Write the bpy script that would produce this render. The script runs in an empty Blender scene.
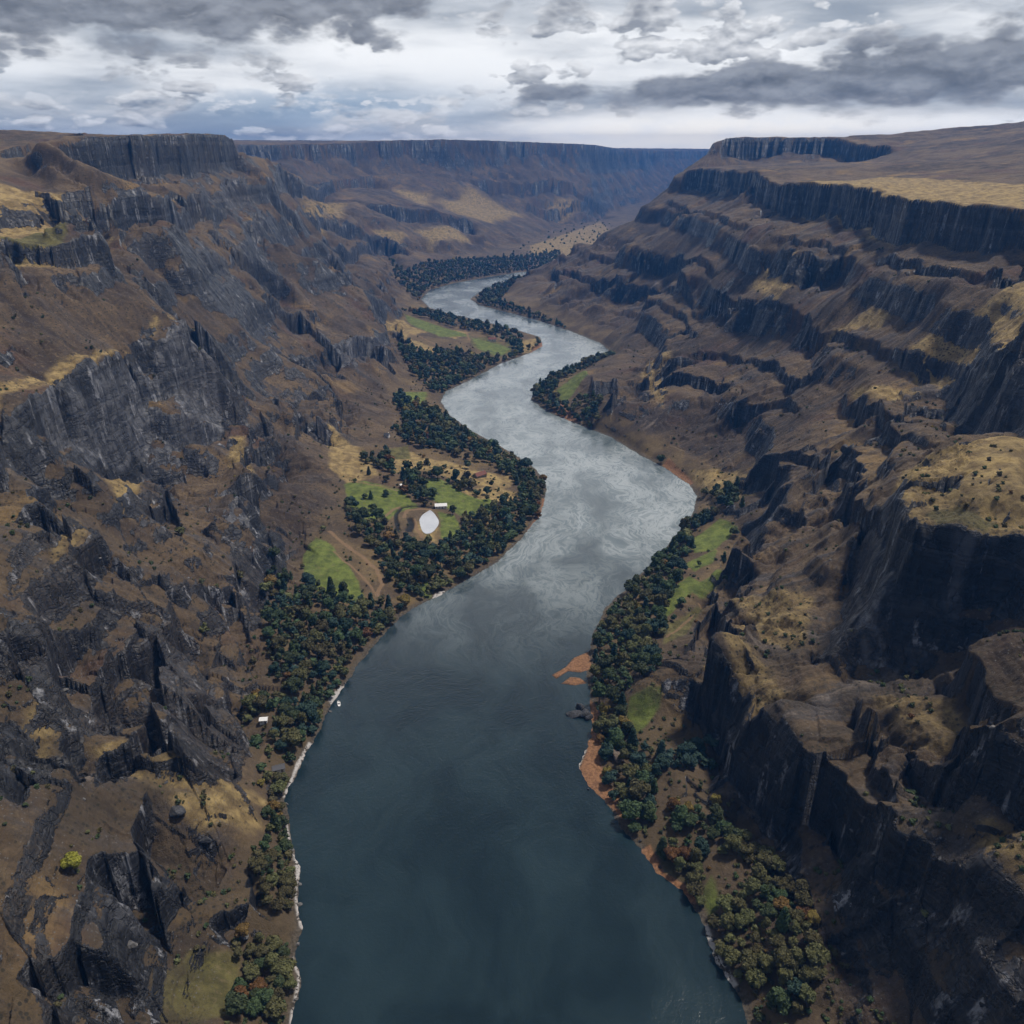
import bpy, math, os, random
import numpy as np
from mathutils import Vector
from mathutils.geometry import delaunay_2d_cdt

QUAL = float(os.environ.get('TERRAIN_QUALITY', '1.0'))
scene = bpy.context.scene
COL = scene.collection
rng = np.random.default_rng(7)
random.seed(7)
F32 = np.float32

# ------------------------------------------------------------------ camera
FOV = math.radians(65.0)
PITCH = math.radians(24.36)
CAM_Z = 380.0
FPX = 512.0 / math.tan(FOV / 2)
SP, CP = math.sin(PITCH), math.cos(PITCH)

cam_data = bpy.data.cameras.new('camera')
cam_data.angle = FOV
cam_data.clip_start = 1.0
cam_data.clip_end = 60000.0
cam = bpy.data.objects.new('camera', cam_data)
COL.objects.link(cam)
cam.location = (0, 0, CAM_Z)
cam.rotation_euler = (math.pi / 2 - PITCH, 0, 0)
scene.camera = cam


def ray(px, py):
    dx = (px - 512.0) / FPX
    dv = (512.0 - py) / FPX
    return dx, CP + SP * dv, -SP + CP * dv


def gz(px, py, z):
    """the place on the level z seen at a spot of the photograph"""
    dx, dy, dz = ray(px, py)
    t = (z - CAM_Z) / dz
    return (dx * t, dy * t, z)


def gy(px, py, Y):
    dx, dy, dz = ray(px, py)
    t = Y / dy
    return (dx * t, Y, CAM_Z + dz * t)


def project(X, Y, Z):
    Z = Z - CAM_Z
    d = Y * CP - Z * SP
    u = Y * SP + Z * CP
    return 512 + FPX * X / d, 512 - FPX * u / d, d


# ------------------------------------------------------------------ noise
_p = rng.permutation(256).astype(np.int32)
PERM = np.concatenate([_p, _p, _p])
_ga = (np.arange(256) / 256.0 * 2 * math.pi)
GX = np.cos(_ga).astype(F32)
GY = np.sin(_ga).astype(F32)


def perlin(x, y, seed=0):
    x = np.asarray(x, dtype=F32) + F32(seed * 17.31)
    y = np.asarray(y, dtype=F32) - F32(seed * 9.77)
    xf = np.floor(x); yf = np.floor(y)
    xi = xf.astype(np.int32) & 255; yi = yf.astype(np.int32) & 255
    fx = x - xf; fy = y - yf
    u = fx * fx * fx * (fx * (fx * 6 - 15) + 10)
    v = fy * fy * fy * (fy * (fy * 6 - 15) + 10)
    a = PERM[xi] + yi; b = PERM[xi + 1] + yi
    def g(h, dx, dy):
        return GX[h] * dx + GY[h] * dy
    n00 = g(PERM[a], fx, fy); n10 = g(PERM[b], fx - 1, fy)
    n01 = g(PERM[a + 1], fx, fy - 1); n11 = g(PERM[b + 1], fx - 1, fy - 1)
    i0 = n00 + u * (n10 - n00); i1 = n01 + u * (n11 - n01)
    return (i0 + v * (i1 - i0)) * F32(1.5)


def fbm(x, y, oct=4, seed=0, gain=0.5, ridged=False):
    s = 0; amp = 1.0; tot = 0
    for o in range(oct):
        n = perlin(x, y, seed + o * 3)
        if ridged:
            n = 1 - 2 * np.abs(n)
        s = s + n * F32(amp); tot += amp
        x = x * F32(2.03) + F32(3.1); y = y * F32(2.03) - F32(1.7); amp *= gain
    return s / F32(tot)


def hash2(ix, iy, k):
    h = PERM[(PERM[(ix + k * 37) & 255] + iy) & 255]
    h2 = PERM[(PERM[(h + k * 11) & 255] + ix * 7) & 255]
    return (h.astype(F32) * F32(1 / 256.0) + h2.astype(F32) * F32(1 / 65536.0))


def worley(x, y, seed=0):
    """F1, F2, and the random tilt (two numbers) and offset of the nearest cell"""
    x = np.asarray(x, dtype=F32); y = np.asarray(y, dtype=F32)
    xi = np.floor(x).astype(np.int32); yi = np.floor(y).astype(np.int32)
    f1 = np.full(x.shape, 9, F32); f2 = np.full(x.shape, 9, F32)
    cx = np.zeros(x.shape, F32); cy = np.zeros(x.shape, F32)
    ci = np.zeros(x.shape, np.int32); cj = np.zeros(x.shape, np.int32)
    for j in (-1, 0, 1):
        for i in (-1, 0, 1):
            gx = xi + i; gy_ = yi + j
            px = gx + hash2(gx, gy_, seed + 1); py = gy_ + hash2(gx, gy_, seed + 2)
            d = (px - x) ** 2 + (py - y) ** 2
            m = d < f1
            f2 = np.where(m, f1, np.minimum(f2, d))
            f1 = np.where(m, d, f1)
            cx = np.where(m, px, cx); cy = np.where(m, py, cy)
            ci = np.where(m, gx, ci); cj = np.where(m, gy_, cj)
    t1 = hash2(ci, cj, seed + 5) * 2 - 1
    t2 = hash2(ci, cj, seed + 6) * 2 - 1
    o = hash2(ci, cj, seed + 7)
    return np.sqrt(f1), np.sqrt(f2), (x - cx), (y - cy), t1, t2, o


def sstep(a, b, x):
    t = np.clip((x - a) / (b - a), 0, 1)
    return t * t * (3 - 2 * t)


# ------------------------------------------------------------------ river banks
BANK_L_PX = [(292, 1024), (301, 976), (293, 959), (304, 929), (297, 895), (300, 868), (288, 824), (286, 798), (299, 767),
             (312, 744), (331, 705), (343, 688), (355, 668), (375, 645), (395, 622), (415, 607), (440, 596), (470, 578),
             (497, 562), (520, 540), (540, 515), (547, 490), (543, 478), (530, 464), (500, 446), (470, 430), (450, 415),
             (441, 402), (445, 392), (470, 380), (500, 364), (530, 353), (543, 346), (540, 337), (520, 331), (490, 323),
             (455, 315), (430, 308), (421, 299), (430, 290), (455, 283), (490, 277), (518, 272.5)]
BANK_R_PX = [(748, 1024), (735, 990), (715, 960), (700, 915), (680, 890), (660, 875), (640, 850), (622, 830), (605, 800),
             (588, 787), (579, 768), (586, 750), (592, 728), (591, 700), (588, 680), (588, 655), (593, 635), (602, 612), (625, 590), (650, 565),
             (675, 537), (692, 515), (697, 497), (690, 485), (665, 468), (640, 455), (610, 437), (580, 425), (548, 412),
             (531, 400), (535, 387), (550, 376), (580, 365), (603, 356), (609, 350), (600, 343), (570, 331), (540, 321),
             (510, 313), (480, 305.5), (470, 299), (483, 290), (503, 282), (522, 276)]
bankL = [gz(a, b, 0)[:2] for a, b in BANK_L_PX]
bankR = [gz(a, b, 0)[:2] for a, b in BANK_R_PX]
bankL = [(-105, -700), (-104, -100), (-104, 120)] + bankL + [(260, 2950), (700, 3400), (1400, 3950), (2600, 4050)]
bankR = [(125, -700), (122, -100), (118, 120)] + bankR + [(270, 2800), (760, 3250), (1450, 3780), (2600, 3880)]
RIVER = np.array(bankL + bankR[::-1], dtype=np.float64)


def signed_dist(X, Y, poly, limit=None):
    """negative inside"""
    poly = np.asarray(poly, float)
    X = np.asarray(X, F32); Y = np.asarray(Y, F32)
    d2 = np.full(X.shape, 1e12, F32); inside = np.zeros(X.shape, bool)
    n = len(poly)
    for i in range(n):
        x0, y0 = poly[i]; x1, y1 = poly[(i + 1) % n]
        ex, ey = x1 - x0, y1 - y0
        L = ex * ex + ey * ey + 1e-9
        t = np.clip(((X - F32(x0)) * F32(ex) + (Y - F32(y0)) * F32(ey)) / F32(L), 0, 1)
        d2 = np.minimum(d2, (X - F32(x0) - t * F32(ex)) ** 2 + (Y - F32(y0) - t * F32(ey)) ** 2)
        c = (F32(y0) > Y) != (F32(y1) > Y)
        if abs(ey) > 1e-9:
            inside ^= c & (X < F32(ex / ey) * (Y - F32(y0)) + F32(x0))
    d = np.sqrt(d2)
    return np.where(inside, -d, d)


# ------------------------------------------------------------------ height control lines
LINES = []
LINES.append([(x, y, 0.0) for x, y in bankL])
LINES.append([(x, y, 0.0) for x, y in bankR])
# --- left side: foot of the slopes
LINES.append([gz(262, 735, 14), gz(266, 690, 16), gz(266, 600, 18), gz(298, 552, 20), gz(335, 500, 22), gz(352, 478, 24),
              gz(385, 440, 24), gz(390, 410, 22), gz(402, 387, 16), gz(395, 360, 24), gz(383, 332, 28), gz(403, 314, 20)])
# long spur with the slate face: bench edge > tip, crest and foot of the face
LINES.append([gy(116, 252, 940), gz(150, 283, 240), gz(205, 338, 180)])
LINES.append([gz(0, 420, 200), gz(62, 395, 185), gz(130, 362, 182), gz(205, 338, 180), gz(218, 352, 165)])
LINES.append([gz(0, 452, 185), gz(50, 450, 168), gz(95, 462, 128), gz(130, 455, 104), gz(183, 478, 72), gz(222, 482, 64), gz(236, 430, 82), gz(255, 402, 92)])
# the bench with the golden field, its cliff and its back
LINES.append([gy(-120, 250, 700), gy(0, 241, 830), gy(50, 239, 860), gy(105, 228, 930), gy(86, 224, 985), gy(92, 206, 1090), gy(160, 199, 1190)])
LINES.append([gy(-120, 305, 640), gy(0, 292, 770), gy(50, 292, 800), gy(82, 275, 850), gy(116, 252, 940), gy(112, 236, 1010), gy(160, 222, 1100), gy(205, 226, 1290)])
LINES.append([gy(0, 186, 1000), gy(60, 198, 1060), gy(80, 208, 1010)])
# wall of the big left headland
LINES.append([gy(40, 139, 1180), gy(80, 140, 1260), gy(150, 138, 1450), gy(190, 137, 1570), gy(222, 135, 1700), gy(236, 147, 1790)])
LINES.append([gy(95, 165, 1230), gy(160, 199, 1190), gy(205, 216, 1340), gy(245, 222, 1530), gy(262, 178, 1740)])
LINES.append([gy(222, 135, 1700), gy(262, 175, 1760), gy(290, 215, 1800), gy(320, 240, 1900), gy(350, 270, 2000), gy(380, 290, 2090), gy(408, 303, 2190)])
# --- right side: foot of the slopes
LINES.append([gz(800, 1024, 10), gz(825, 940, 26), gz(770, 880, 16), gz(722, 810, 12), gz(722, 745, 14), gz(700, 712, 14), gz(672, 652, 15), gz(690, 622, 16), gz(722, 590, 18),
              gz(738, 540, 18), gz(722, 500, 14), gz(695, 478, 6)])
# near headland, its rim and the foot of its cliff
LINES.append([gz(1060, 530, 190), gz(1000, 526, 184), gz(920, 515, 183), gz(884, 494, 176), gz(905, 470, 180), gz(945, 455, 184), gz(1024, 438, 200)])
LINES.append([gz(1060, 600, 150), gz(1012, 612, 140), gz(916, 642, 111), gz(812, 668, 82), gz(838, 596, 101), gz(868, 520, 132), gz(900, 446, 158), gz(950, 432, 168)])
# brown shoulder under it and the broken cliff below
LINES.append([gz(735, 600, 36), gz(690, 650, 46), gz(742, 700, 64), gz(800, 738, 74), gz(850, 792, 78), gz(935, 838, 92), gz(1040, 900, 112)])
LINES.append([gz(752, 785, 18), gz(800, 880, 26), gz(880, 960, 36), gz(960, 1040, 50)])
# second headland on the right
LINES.append([gz(1060, 372, 228), gz(1024, 368, 222), gz(976, 362, 208), gz(964, 362, 200), gz(940, 369, 177), gz(906, 347, 190)])
LINES.append([gz(1060, 450, 190), gz(1024, 428, 178), gz(970, 442, 152), gz(948, 402, 162), gz(898, 378, 166), gz(880, 350, 172)])
# rim of the right plateau, then the foot of the rim cliff
RIMR = [gy(1100, 228, 840), gy(1024, 212, 930), gy(960, 206, 1020), gy(912, 202, 1100), gy(880, 196, 1230), gy(845, 186, 1350), gy(790, 184, 1560),
        gy(780, 189, 1680), gy(752, 172, 1900), gy(720, 170, 2150), gy(690, 170, 2420)]
LINES.append(RIMR)
LINES.append([gz(1100, 310, 266), gz(1024, 292, 258), gz(960, 272, 262), gz(892, 248, 268), gz(862, 236, 270), gz(835, 230, 272)])
LINES.append([gz(775, 222, 270), gz(735, 212, 268), gz(705, 202, 264), gz(664, 190, 276)])
# spur with the golden patch between the bays
LINES.append([gy(845, 186, 1350), gz(815, 215, 285), gz(798, 228, 268), gz(790, 255, 235), gz(775, 275, 200), gz(700, 310, 115), gz(640, 350, 40), gz(612, 358, 5)])
# far right butte
LINES.append([gy(900, 150, 2300), gy(872, 149, 2400), gy(830, 139, 2600), gy(770, 138, 2650), gy(715, 140, 2640), gy(735, 138, 2850)])
LINES.append([gy(880, 163, 2200), gy(830, 161, 2430), gy(740, 164, 2540)])
LINES.append([gy(715, 140, 2640), gy(690, 170, 2520), gy(640, 215, 2450), gy(600, 235, 2450), gy(560, 260, 2470), gy(520, 281, 2480), gz(487, 291, 2)])
# far wall: rim and foot
LINES.append([gy(236, 147, 3300), gy(300, 146, 3600), gy(350, 145, 3900), gy(400, 141, 4200), gy(450, 140, 4400), gy(540, 143, 4900), gy(592, 145, 5500), gy(616, 149, 6400), gy(655, 151, 7600), gy(705, 151, 9000)])
LINES.append([gy(290, 190, 3200), gy(350, 176, 3700), gy(400, 168, 4050), gy(450, 162, 4330), gy(540, 160, 4800), gy(592, 163, 5380), gy(616, 166, 6250), gy(655, 165, 7450)])
LINES.append([gz(415, 282, 14), gz(480, 256, 18), gz(530, 241, 18), gz(580, 224, 18), gz(640, 203, 20), gz(690, 192, 24)])
# the light-coloured spur in the far wall
LINES.append([gy(290, 190, 3200), gy(320, 192, 3080), gy(345, 205, 3010), gy(385, 245, 2900)])
LINES.append([gy(445, 195, 3900), gy(480, 222, 3620), gy(505, 245, 3420)])

PTS = []
PTS += [gz(230, 320, 168), gz(300, 370, 66), gz(340, 400, 45), gz(280, 290, 150), gz(330, 300, 88), gz(300, 330, 108), gz(230, 260, 222),
        gz(190, 240, 262), gz(150, 270, 238), gz(180, 300, 203), gz(290, 440, 50), gz(250, 482, 66), gz(220, 505, 70), gz(232, 560, 54), gz(200, 640, 44),
        gz(150, 560, 85), gz(100, 520, 120), gz(30, 480, 155), gz(0, 505, 170), gz(60, 640, 105), gz(0, 700, 120), gz(130, 700, 72), gz(0, 600, 145),
        gz(100, 760, 80), gz(205, 780, 40), gz(240, 790, 24), gz(210, 900, 34), gz(250, 870, 18), gz(100, 900, 68), gz(0, 900, 105), gz(0, 1020, 85), gz(150, 1020, 40),
        gz(215, 1000, 16), gz(240, 960, 10), gz(120, 620, 88), gz(180, 720, 50), gz(60, 800, 92), gz(150, 840, 55), gz(60, 960, 78)]
PTS += [gz(760, 600, 52), gz(800, 560, 82), gz(780, 500, 70), gz(850, 480, 122), gz(740, 522, 30), gz(900, 420, 160), gz(720, 400, 62), gz(780, 340, 132), gz(850, 320, 182),
        gz(920, 320, 206), gz(960, 300, 240), gz(1024, 305, 252), gz(860, 400, 142), gz(800, 430, 95), gz(740, 450, 45), gz(690, 430, 34), gz(650, 400, 52), gz(660, 360, 68), gz(720, 350, 96),
        gz(700, 250, 188), gz(650, 300, 72), gz(600, 300, 50), gz(545, 300, 24), gz(740, 235, 226), gz(690, 210, 252), gz(640, 245, 150), gz(600, 262, 112),
        gz(1024, 650, 150), gz(1024, 750, 130), gz(960, 700, 118), gz(900, 690, 100), gz(870, 740, 88), gz(820, 700, 80), gz(760, 650, 60), gz(960, 780, 112), gz(1024, 830, 115)]
PTS += [gy(900, 182, 1500), gy(1000, 187, 1250), gy(1024, 160, 1700), gy(940, 160, 2000), gy(1024, 128, 2700), gy(940, 132, 3000), gy(860, 137, 3000)]
PTS += [gy(0, 130, 1500), gy(60, 134, 1500), gy(120, 136, 1650), gy(100, 170, 1120), gy(0, 160, 1180)]
PTS += [(-300, 1700, 120), (240, 3500, 12)]
# beyond the frame
PTS += [(-760, 500, 332), (-640, 250, 305), (-430, 150, 205), (-260, 60, 125), (-900, 100, 345), (-180, -100, 90), (-400, -300, 260), (-900, -700, 360), (-1800, -700, 400),
        (-1900, 1000, 410), (-1900, 2500, 440), (-1900, 3400, 430), (-2000, 6000, 430), (-2000, 9600, 400), (0, 9600, 385), (-700, 6000, 410),
        (380, 150, 195), (260, 60, 118), (600, 400, 292), (720, 150, 322), (1000, 600, 345), (200, -100, 90), (450, -300, 260), (900, -700, 360), (2700, -700, 400), (2700, 600, 420),
        (2700, 2200, 470), (1500, 2600, 452), (2700, 2900, 430), (1400, 2820, 330), (640, 2720, 180), (2700, 9600, 385), (2700, 5200, 380), (1700, 6400, 200), (2600, 7800, 360)]

# ------------------------------------------------------------------ base height by constrained triangulation
verts, edges, zs = [], [], []
index = {}


def add_pt(p):
    key = (round(p[0] / 2.0), round(p[1] / 2.0))
    if key in index:
        return index[key]
    index[key] = len(verts)
    verts.append(Vector((p[0], p[1]))); zs.append(p[2])
    return index[key]


for ln in LINES:
    ids = [add_pt(p) for p in ln]
    for a, b in zip(ids[:-1], ids[1:]):
        if a != b:
            edges.append((a, b))
for p in PTS:
    add_pt(p)
ov, oe, of, src, _, _ = delaunay_2d_cdt(verts, edges, [], 0, 0.01)
oz = np.zeros(len(ov)); known = np.zeros(len(ov), bool)
for i, s in enumerate(src):
    if len(s):
        oz[i] = zs[s[0]]; known[i] = True
oxy = np.array([(v.x, v.y) for v in ov])
vx = np.array([(v.x, v.y) for v in verts])
for i in np.nonzero(~known)[0]:            # a crossing of two lines: nearest-weighted height
    d = np.hypot(*(vx - oxy[i]).T); k = np.argsort(d)[:3]
    w = 1 / (d[k] + 1); oz[i] = (np.array(zs)[k] * w).sum() / w.sum()
print('control points', len(verts), 'crossings', int((~known).sum()), [tuple(np.round(oxy[i])) for i in np.nonzero(~known)[0]])

RS = 4.0
RX0, RX1, RY0, RY1 = -1900.0, 2700.0, -700.0, 9600.0
NX = int((RX1 - RX0) / RS) + 1; NY = int((RY1 - RY0) / RS) + 1
H0 = np.full((NY, NX), 390.0, F32)
for f in of:
    a, b, c = f[0], f[1], f[2]
    (xa, ya), (xb, yb), (xc, yc) = oxy[a], oxy[b], oxy[c]
    i0 = max(0, int((min(xa, xb, xc) - RX0) / RS)); i1 = min(NX - 1, int((max(xa, xb, xc) - RX0) / RS) + 1)
    j0 = max(0, int((min(ya, yb, yc) - RY0) / RS)); j1 = min(NY - 1, int((max(ya, yb, yc) - RY0) / RS) + 1)
    gx, gyy = np.meshgrid(RX0 + np.arange(i0, i1 + 1) * RS, RY0 + np.arange(j0, j1 + 1) * RS)
    det = (yb - yc) * (xa - xc) + (xc - xb) * (ya - yc)
    if abs(det) < 1e-6:
        continue
    l1 = ((yb - yc) * (gx - xc) + (xc - xb) * (gyy - yc)) / det
    l2 = ((yc - ya) * (gx - xc) + (xa - xc) * (gyy - yc)) / det
    l3 = 1 - l1 - l2
    m = (l1 >= -1e-4) & (l2 >= -1e-4) & (l3 >= -1e-4)
    sub = H0[j0:j1 + 1, i0:i1 + 1]
    sub[m] = (l1 * oz[a] + l2 * oz[b] + l3 * oz[c])[m]


def blur(A, k, n=2):
    for _ in range(n):
        for ax in (0, 1):
            P = np.pad(A, [(k, k) if i == ax else (0, 0) for i in (0, 1)], mode='edge')
            P = np.pad(np.cumsum(P, axis=ax, dtype=np.float64), [(1, 0) if i == ax else (0, 0) for i in (0, 1)])
            n_ = A.shape[ax]
            A = ((np.take(P, np.arange(2 * k + 1, 2 * k + 1 + n_), axis=ax) - np.take(P, np.arange(0, n_), axis=ax)) / (2 * k + 1)).astype(F32)
    return A


H1 = blur(H0, 1, 2)          # takes the edge off the facets
CAP = H1
for ax in (0, 1):
    CAP = np.max([np.roll(CAP, k, ax) for k in range(-13, 14)], axis=0)
HS = blur(H0, 6, 2)                         # smooth version for slope directions
GYs, GXs = np.gradient(HS, RS)


def sample(A, X, Y):
    u = np.clip((X - F32(RX0)) / F32(RS), 0, NX - 1.001).astype(F32); v = np.clip((Y - F32(RY0)) / F32(RS), 0, NY - 1.001).astype(F32)
    i = u.astype(np.int32); j = v.astype(np.int32); fu = u - i; fv = v - j
    return ((A[j, i] * (1 - fu) + A[j, i + 1] * fu) * (1 - fv) + (A[j + 1, i] * (1 - fu) + A[j + 1, i + 1] * fu) * fv)


def nearest(A, X, Y):
    i = np.clip((X - F32(RX0)) / F32(RS) + F32(.5), 0, NX - 1).astype(np.int32); j = np.clip((Y - F32(RY0)) / F32(RS) + F32(.5), 0, NY - 1).astype(np.int32)
    return A[j, i]


_gx, _gy = np.meshgrid((RX0 + np.arange(NX) * RS).astype(F32), (RY0 + np.arange(NY) * RS).astype(F32))
SD = signed_dist(_gx, _gy, RIVER)
del _gx, _gy


def base_hit(px, py):
    """where the line of sight of a spot of the photograph meets the plain land form"""
    dx, dy, dz = ray(px, py)
    t = np.geomspace(120, 9000, 5200)
    zz = CAM_Z + dz * t
    h = sample(H1, (dx * t).astype(F32), (dy * t).astype(F32))
    k = np.nonzero(h >= zz)[0]
    k = k[0] if len(k) else int(np.argmin(zz - h))
    return dx * t[k], dy * t[k]


# cliffs: the run of each top edge, its drop, and how far the slope below takes to ease out
SCARPS = []
for pts_, h_, D_ in [
        ([(880, 234), (930, 246), (1000, 262), (1030, 270)], 24, 60), ([(690, 300), (720, 296), (760, 300), (790, 305), (840, 328), (880, 340), (907, 350), (940, 376)], 26, 70),
        ([(840, 388), (870, 398), (905, 412), (945, 418)], 24, 55), ([(870, 424), (915, 430), (955, 436)], 20, 45), ([(680, 352), (720, 348), (760, 358), (800, 372), (835, 368)], 24, 60),
        ([(770, 226), (800, 226), (830, 232), (866, 240)], 28, 60), ([(664, 194), (690, 205), (725, 212), (760, 214)], 26, 70), ([(590, 250), (640, 258), (680, 255), (725, 266)], 34, 90),
        ([(550, 272), (610, 280), (660, 286), (705, 298)], 30, 80), ([(640, 300), (670, 292), (690, 310), (700, 330)], 26, 70), ([(690, 432), (740, 405), (785, 394), (820, 400)], 26, 60), ([(620, 388), (660, 372), (700, 378), (740, 384)], 22, 55),
        ([(740, 474), (790, 455), (840, 460), (868, 475)], 22, 50), ([(676, 632), (715, 604), (735, 625), (750, 662)], 26, 45), ([(850, 682), (880, 730), (862, 768), (905, 792)], 22, 40), ([(905, 738), (950, 760), (1000, 790), (1040, 800)], 20, 40),
        ([(780, 560), (800, 520), (830, 500)], 16, 40), ([(652, 776), (690, 768), (724, 784), (742, 800)], 12, 22), ([(950, 640), (990, 690), (1040, 700)], 16, 35), ([(740, 520), (770, 500), (800, 480)], 18, 40),
        ([(85, 207), (120, 204), (160, 200), (190, 199), (215, 190)], 34, 80), ([(228, 252), (260, 262), (290, 280)], 34, 80), ([(262, 300), (300, 310), (335, 332)], 28, 70), ([(240, 425), (270, 445), (288, 480)], 24, 45), ([(326, 346), (360, 338), (388, 350)], 26, 60),
        ([(-10, 500), (30, 500), (58, 522)], 22, 40), ([(60, 562), (90, 545), (115, 562)], 20, 40), ([(130, 504), (165, 488), (200, 512)], 24, 45), ([(80, 684), (120, 640), (160, 640), (205, 664)], 26, 45), ([(176, 700), (215, 702), (245, 742)], 20, 35), ([(84, 742), (130, 746), (160, 770)], 16, 30),
        ([(-10, 632), (40, 640), (64, 692)], 24, 45), ([(-10, 742), (50, 760), (92, 792)], 16, 30), ([(92, 872), (150, 858), (195, 884)], 22, 36), ([(40, 960), (80, 930), (130, 944)], 16, 30), ([(200, 905), (240, 900), (265, 925)], 12, 20), ([(190, 600), (230, 590), (262, 616)], 16, 32),
        ([(150, 425), (190, 410), (225, 418)], 26, 40), ([(300, 395), (330, 400), (350, 425)], 16, 36), ([(262, 180), (280, 200), (300, 222)], 40, 100), ([(270, 172), (330, 180), (380, 176)], 60, 160), ([(370, 205), (430, 212), (475, 226)], 60, 150), ([(300, 205), (330, 212), (360, 225)], 50, 130),
        ([(470, 180), (530, 186), (580, 190)], 60, 160), ([(520, 205), (560, 210), (600, 205)], 50, 140), ([(320, 240), (380, 235), (420, 250)], 50, 120)]:
    SCARPS.append(([base_hit(*p) for p in pts_], h_, D_))
SCARPS.append(([p[:2] for p in RIMR], 44, 130))
for px_line, h_, D_ in [([gy(40, 139, 1180), gy(80, 140, 1260), gy(150, 138, 1450), gy(190, 137, 1570), gy(222, 135, 1700), gy(236, 147, 1790)], 55, 130), ([gy(-120, 250, 700), gy(0, 241, 830), gy(50, 239, 860), gy(105, 228, 930), gy(86, 224, 985), gy(92, 206, 1090)], 26, 60),
                        ([gz(0, 420, 200), gz(62, 395, 185), gz(130, 362, 182), gz(205, 338, 180)], 34, 60), ([gz(1060, 530, 190), gz(1000, 526, 184), gz(920, 515, 183), gz(884, 494, 176), gz(905, 470, 180)], 30, 60),
                        ([gz(1060, 372, 228), gz(1024, 368, 222), gz(976, 362, 208), gz(964, 362, 200), gz(940, 369, 177), gz(906, 347, 190)], 24, 60),
                        ([gz(690, 650, 46), gz(742, 700, 64), gz(800, 738, 74), gz(850, 792, 78), gz(935, 838, 92), gz(1040, 900, 112)], 26, 50),
                        ([gy(900, 150, 2300), gy(872, 149, 2400), gy(830, 139, 2600), gy(770, 138, 2650), gy(715, 140, 2640)], 55, 140),
                        ([gy(236, 147, 3300), gy(300, 146, 3600), gy(350, 145, 3900), gy(400, 141, 4200), gy(450, 140, 4400), gy(540, 143, 4900), gy(592, 145, 5500), gy(616, 149, 6400), gy(655, 151, 7600), gy(705, 151, 9000)], 62, 220)]:
    SCARPS.append(([p[:2] for p in px_line], h_, D_))
# ------------------------------------------------------------------ terrain mesh: a fan of rings, finer near the viewer
NA = int(1560 * QUAL)
az_in = np.radians(np.linspace(-50, 50, NA))
az = np.concatenate([np.radians(np.linspace(-88, -50.6, 50)), az_in, np.radians(np.linspace(50.6, 88, 50))])
r_in = np.concatenate([np.geomspace(25, 125, 24)[:-1],
                       np.geomspace(125, 1300, int(1180 * QUAL))[:-1],
                       np.geomspace(1300, 3600, int(420 * QUAL))[:-1],
                       np.geomspace(3600, 9600, int(200 * QUAL))])
NR = len(r_in); NC = len(az)
R2, A2 = np.meshgrid(r_in.astype(F32), az.astype(F32), indexing='ij')
X = (R2 * np.sin(A2)).ravel(); Y = (R2 * np.cos(A2)).ravel(); R = R2.ravel()
del R2, A2

sd = sample(SD, X, Y)
far = sstep(1200, 3500, R)
wf = sstep(8, 70, sd)
wfar = F32(1) + F32(3.0) * far
wx = wf * (wfar * F32(10) * fbm(X / (75 * wfar), Y / (75 * wfar), 3, 11) + F32(9) * perlin(X / 240, Y / 240, 12))
wy = wf * (wfar * F32(10) * fbm(X / (75 * wfar), Y / (75 * wfar), 3, 13) + F32(9) * perlin(X / 240, Y / 240, 14))
Xw = X + wx; Yw = Y + wy
b = sample(H1, Xw, Yw)
gx = sample(GXs, Xw, Yw); gyv = sample(GYs, Xw, Yw)
slope = np.hypot(gx, gyv)
wall = sstep(8, 30, b) * sstep(4, 40, sd)
steep = sstep(0.18, 0.5, slope)

# streaks running down the slopes (noise smeared along the fall line)
nt = 512
def tile_noise(oct_cell, seed):
    g = np.random.default_rng(seed).standard_normal((nt, nt)).astype(F32)
    for ax in (0, 1):
        g = sum(np.roll(g, k, ax) for k in range(oct_cell)) / F32(math.sqrt(oct_cell) if ax == 0 else math.sqrt(oct_cell))
    return g / g.std()
T1 = tile_noise(2, 21); T2 = tile_noise(6, 22)
lic = np.zeros(X.shape, F32); lic2 = np.zeros(X.shape, F32)
NS = 26
for sgn in (1, -1):
    px_, py_ = X.copy(), Y.copy()
    for k in range(NS // 2):
        ux = nearest(GXs, px_, py_); uy = nearest(GYs, px_, py_)
        n_ = np.sqrt(ux * ux + uy * uy) + F32(1e-3)
        st = F32(sgn * 5.0)
        px_ += ux / n_ * st; py_ += uy / n_ * st
        i = (px_ * F32(0.42)).astype(np.int32) & 511; j = (py_ * F32(0.42)).astype(np.int32) & 511
        lic += T1[j, i]
        i = (px_ * F32(0.30)).astype(np.int32) & 511; j = (py_ * F32(0.30)).astype(np.int32) & 511
        lic2 += T2[j, i]
lic /= F32(lic.std()); lic2 /= F32(lic2.std())
del px_, py_

def plan(px_poly, z):
    return np.array([gz(a, c, z)[:2] for a, c in px_poly])


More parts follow.
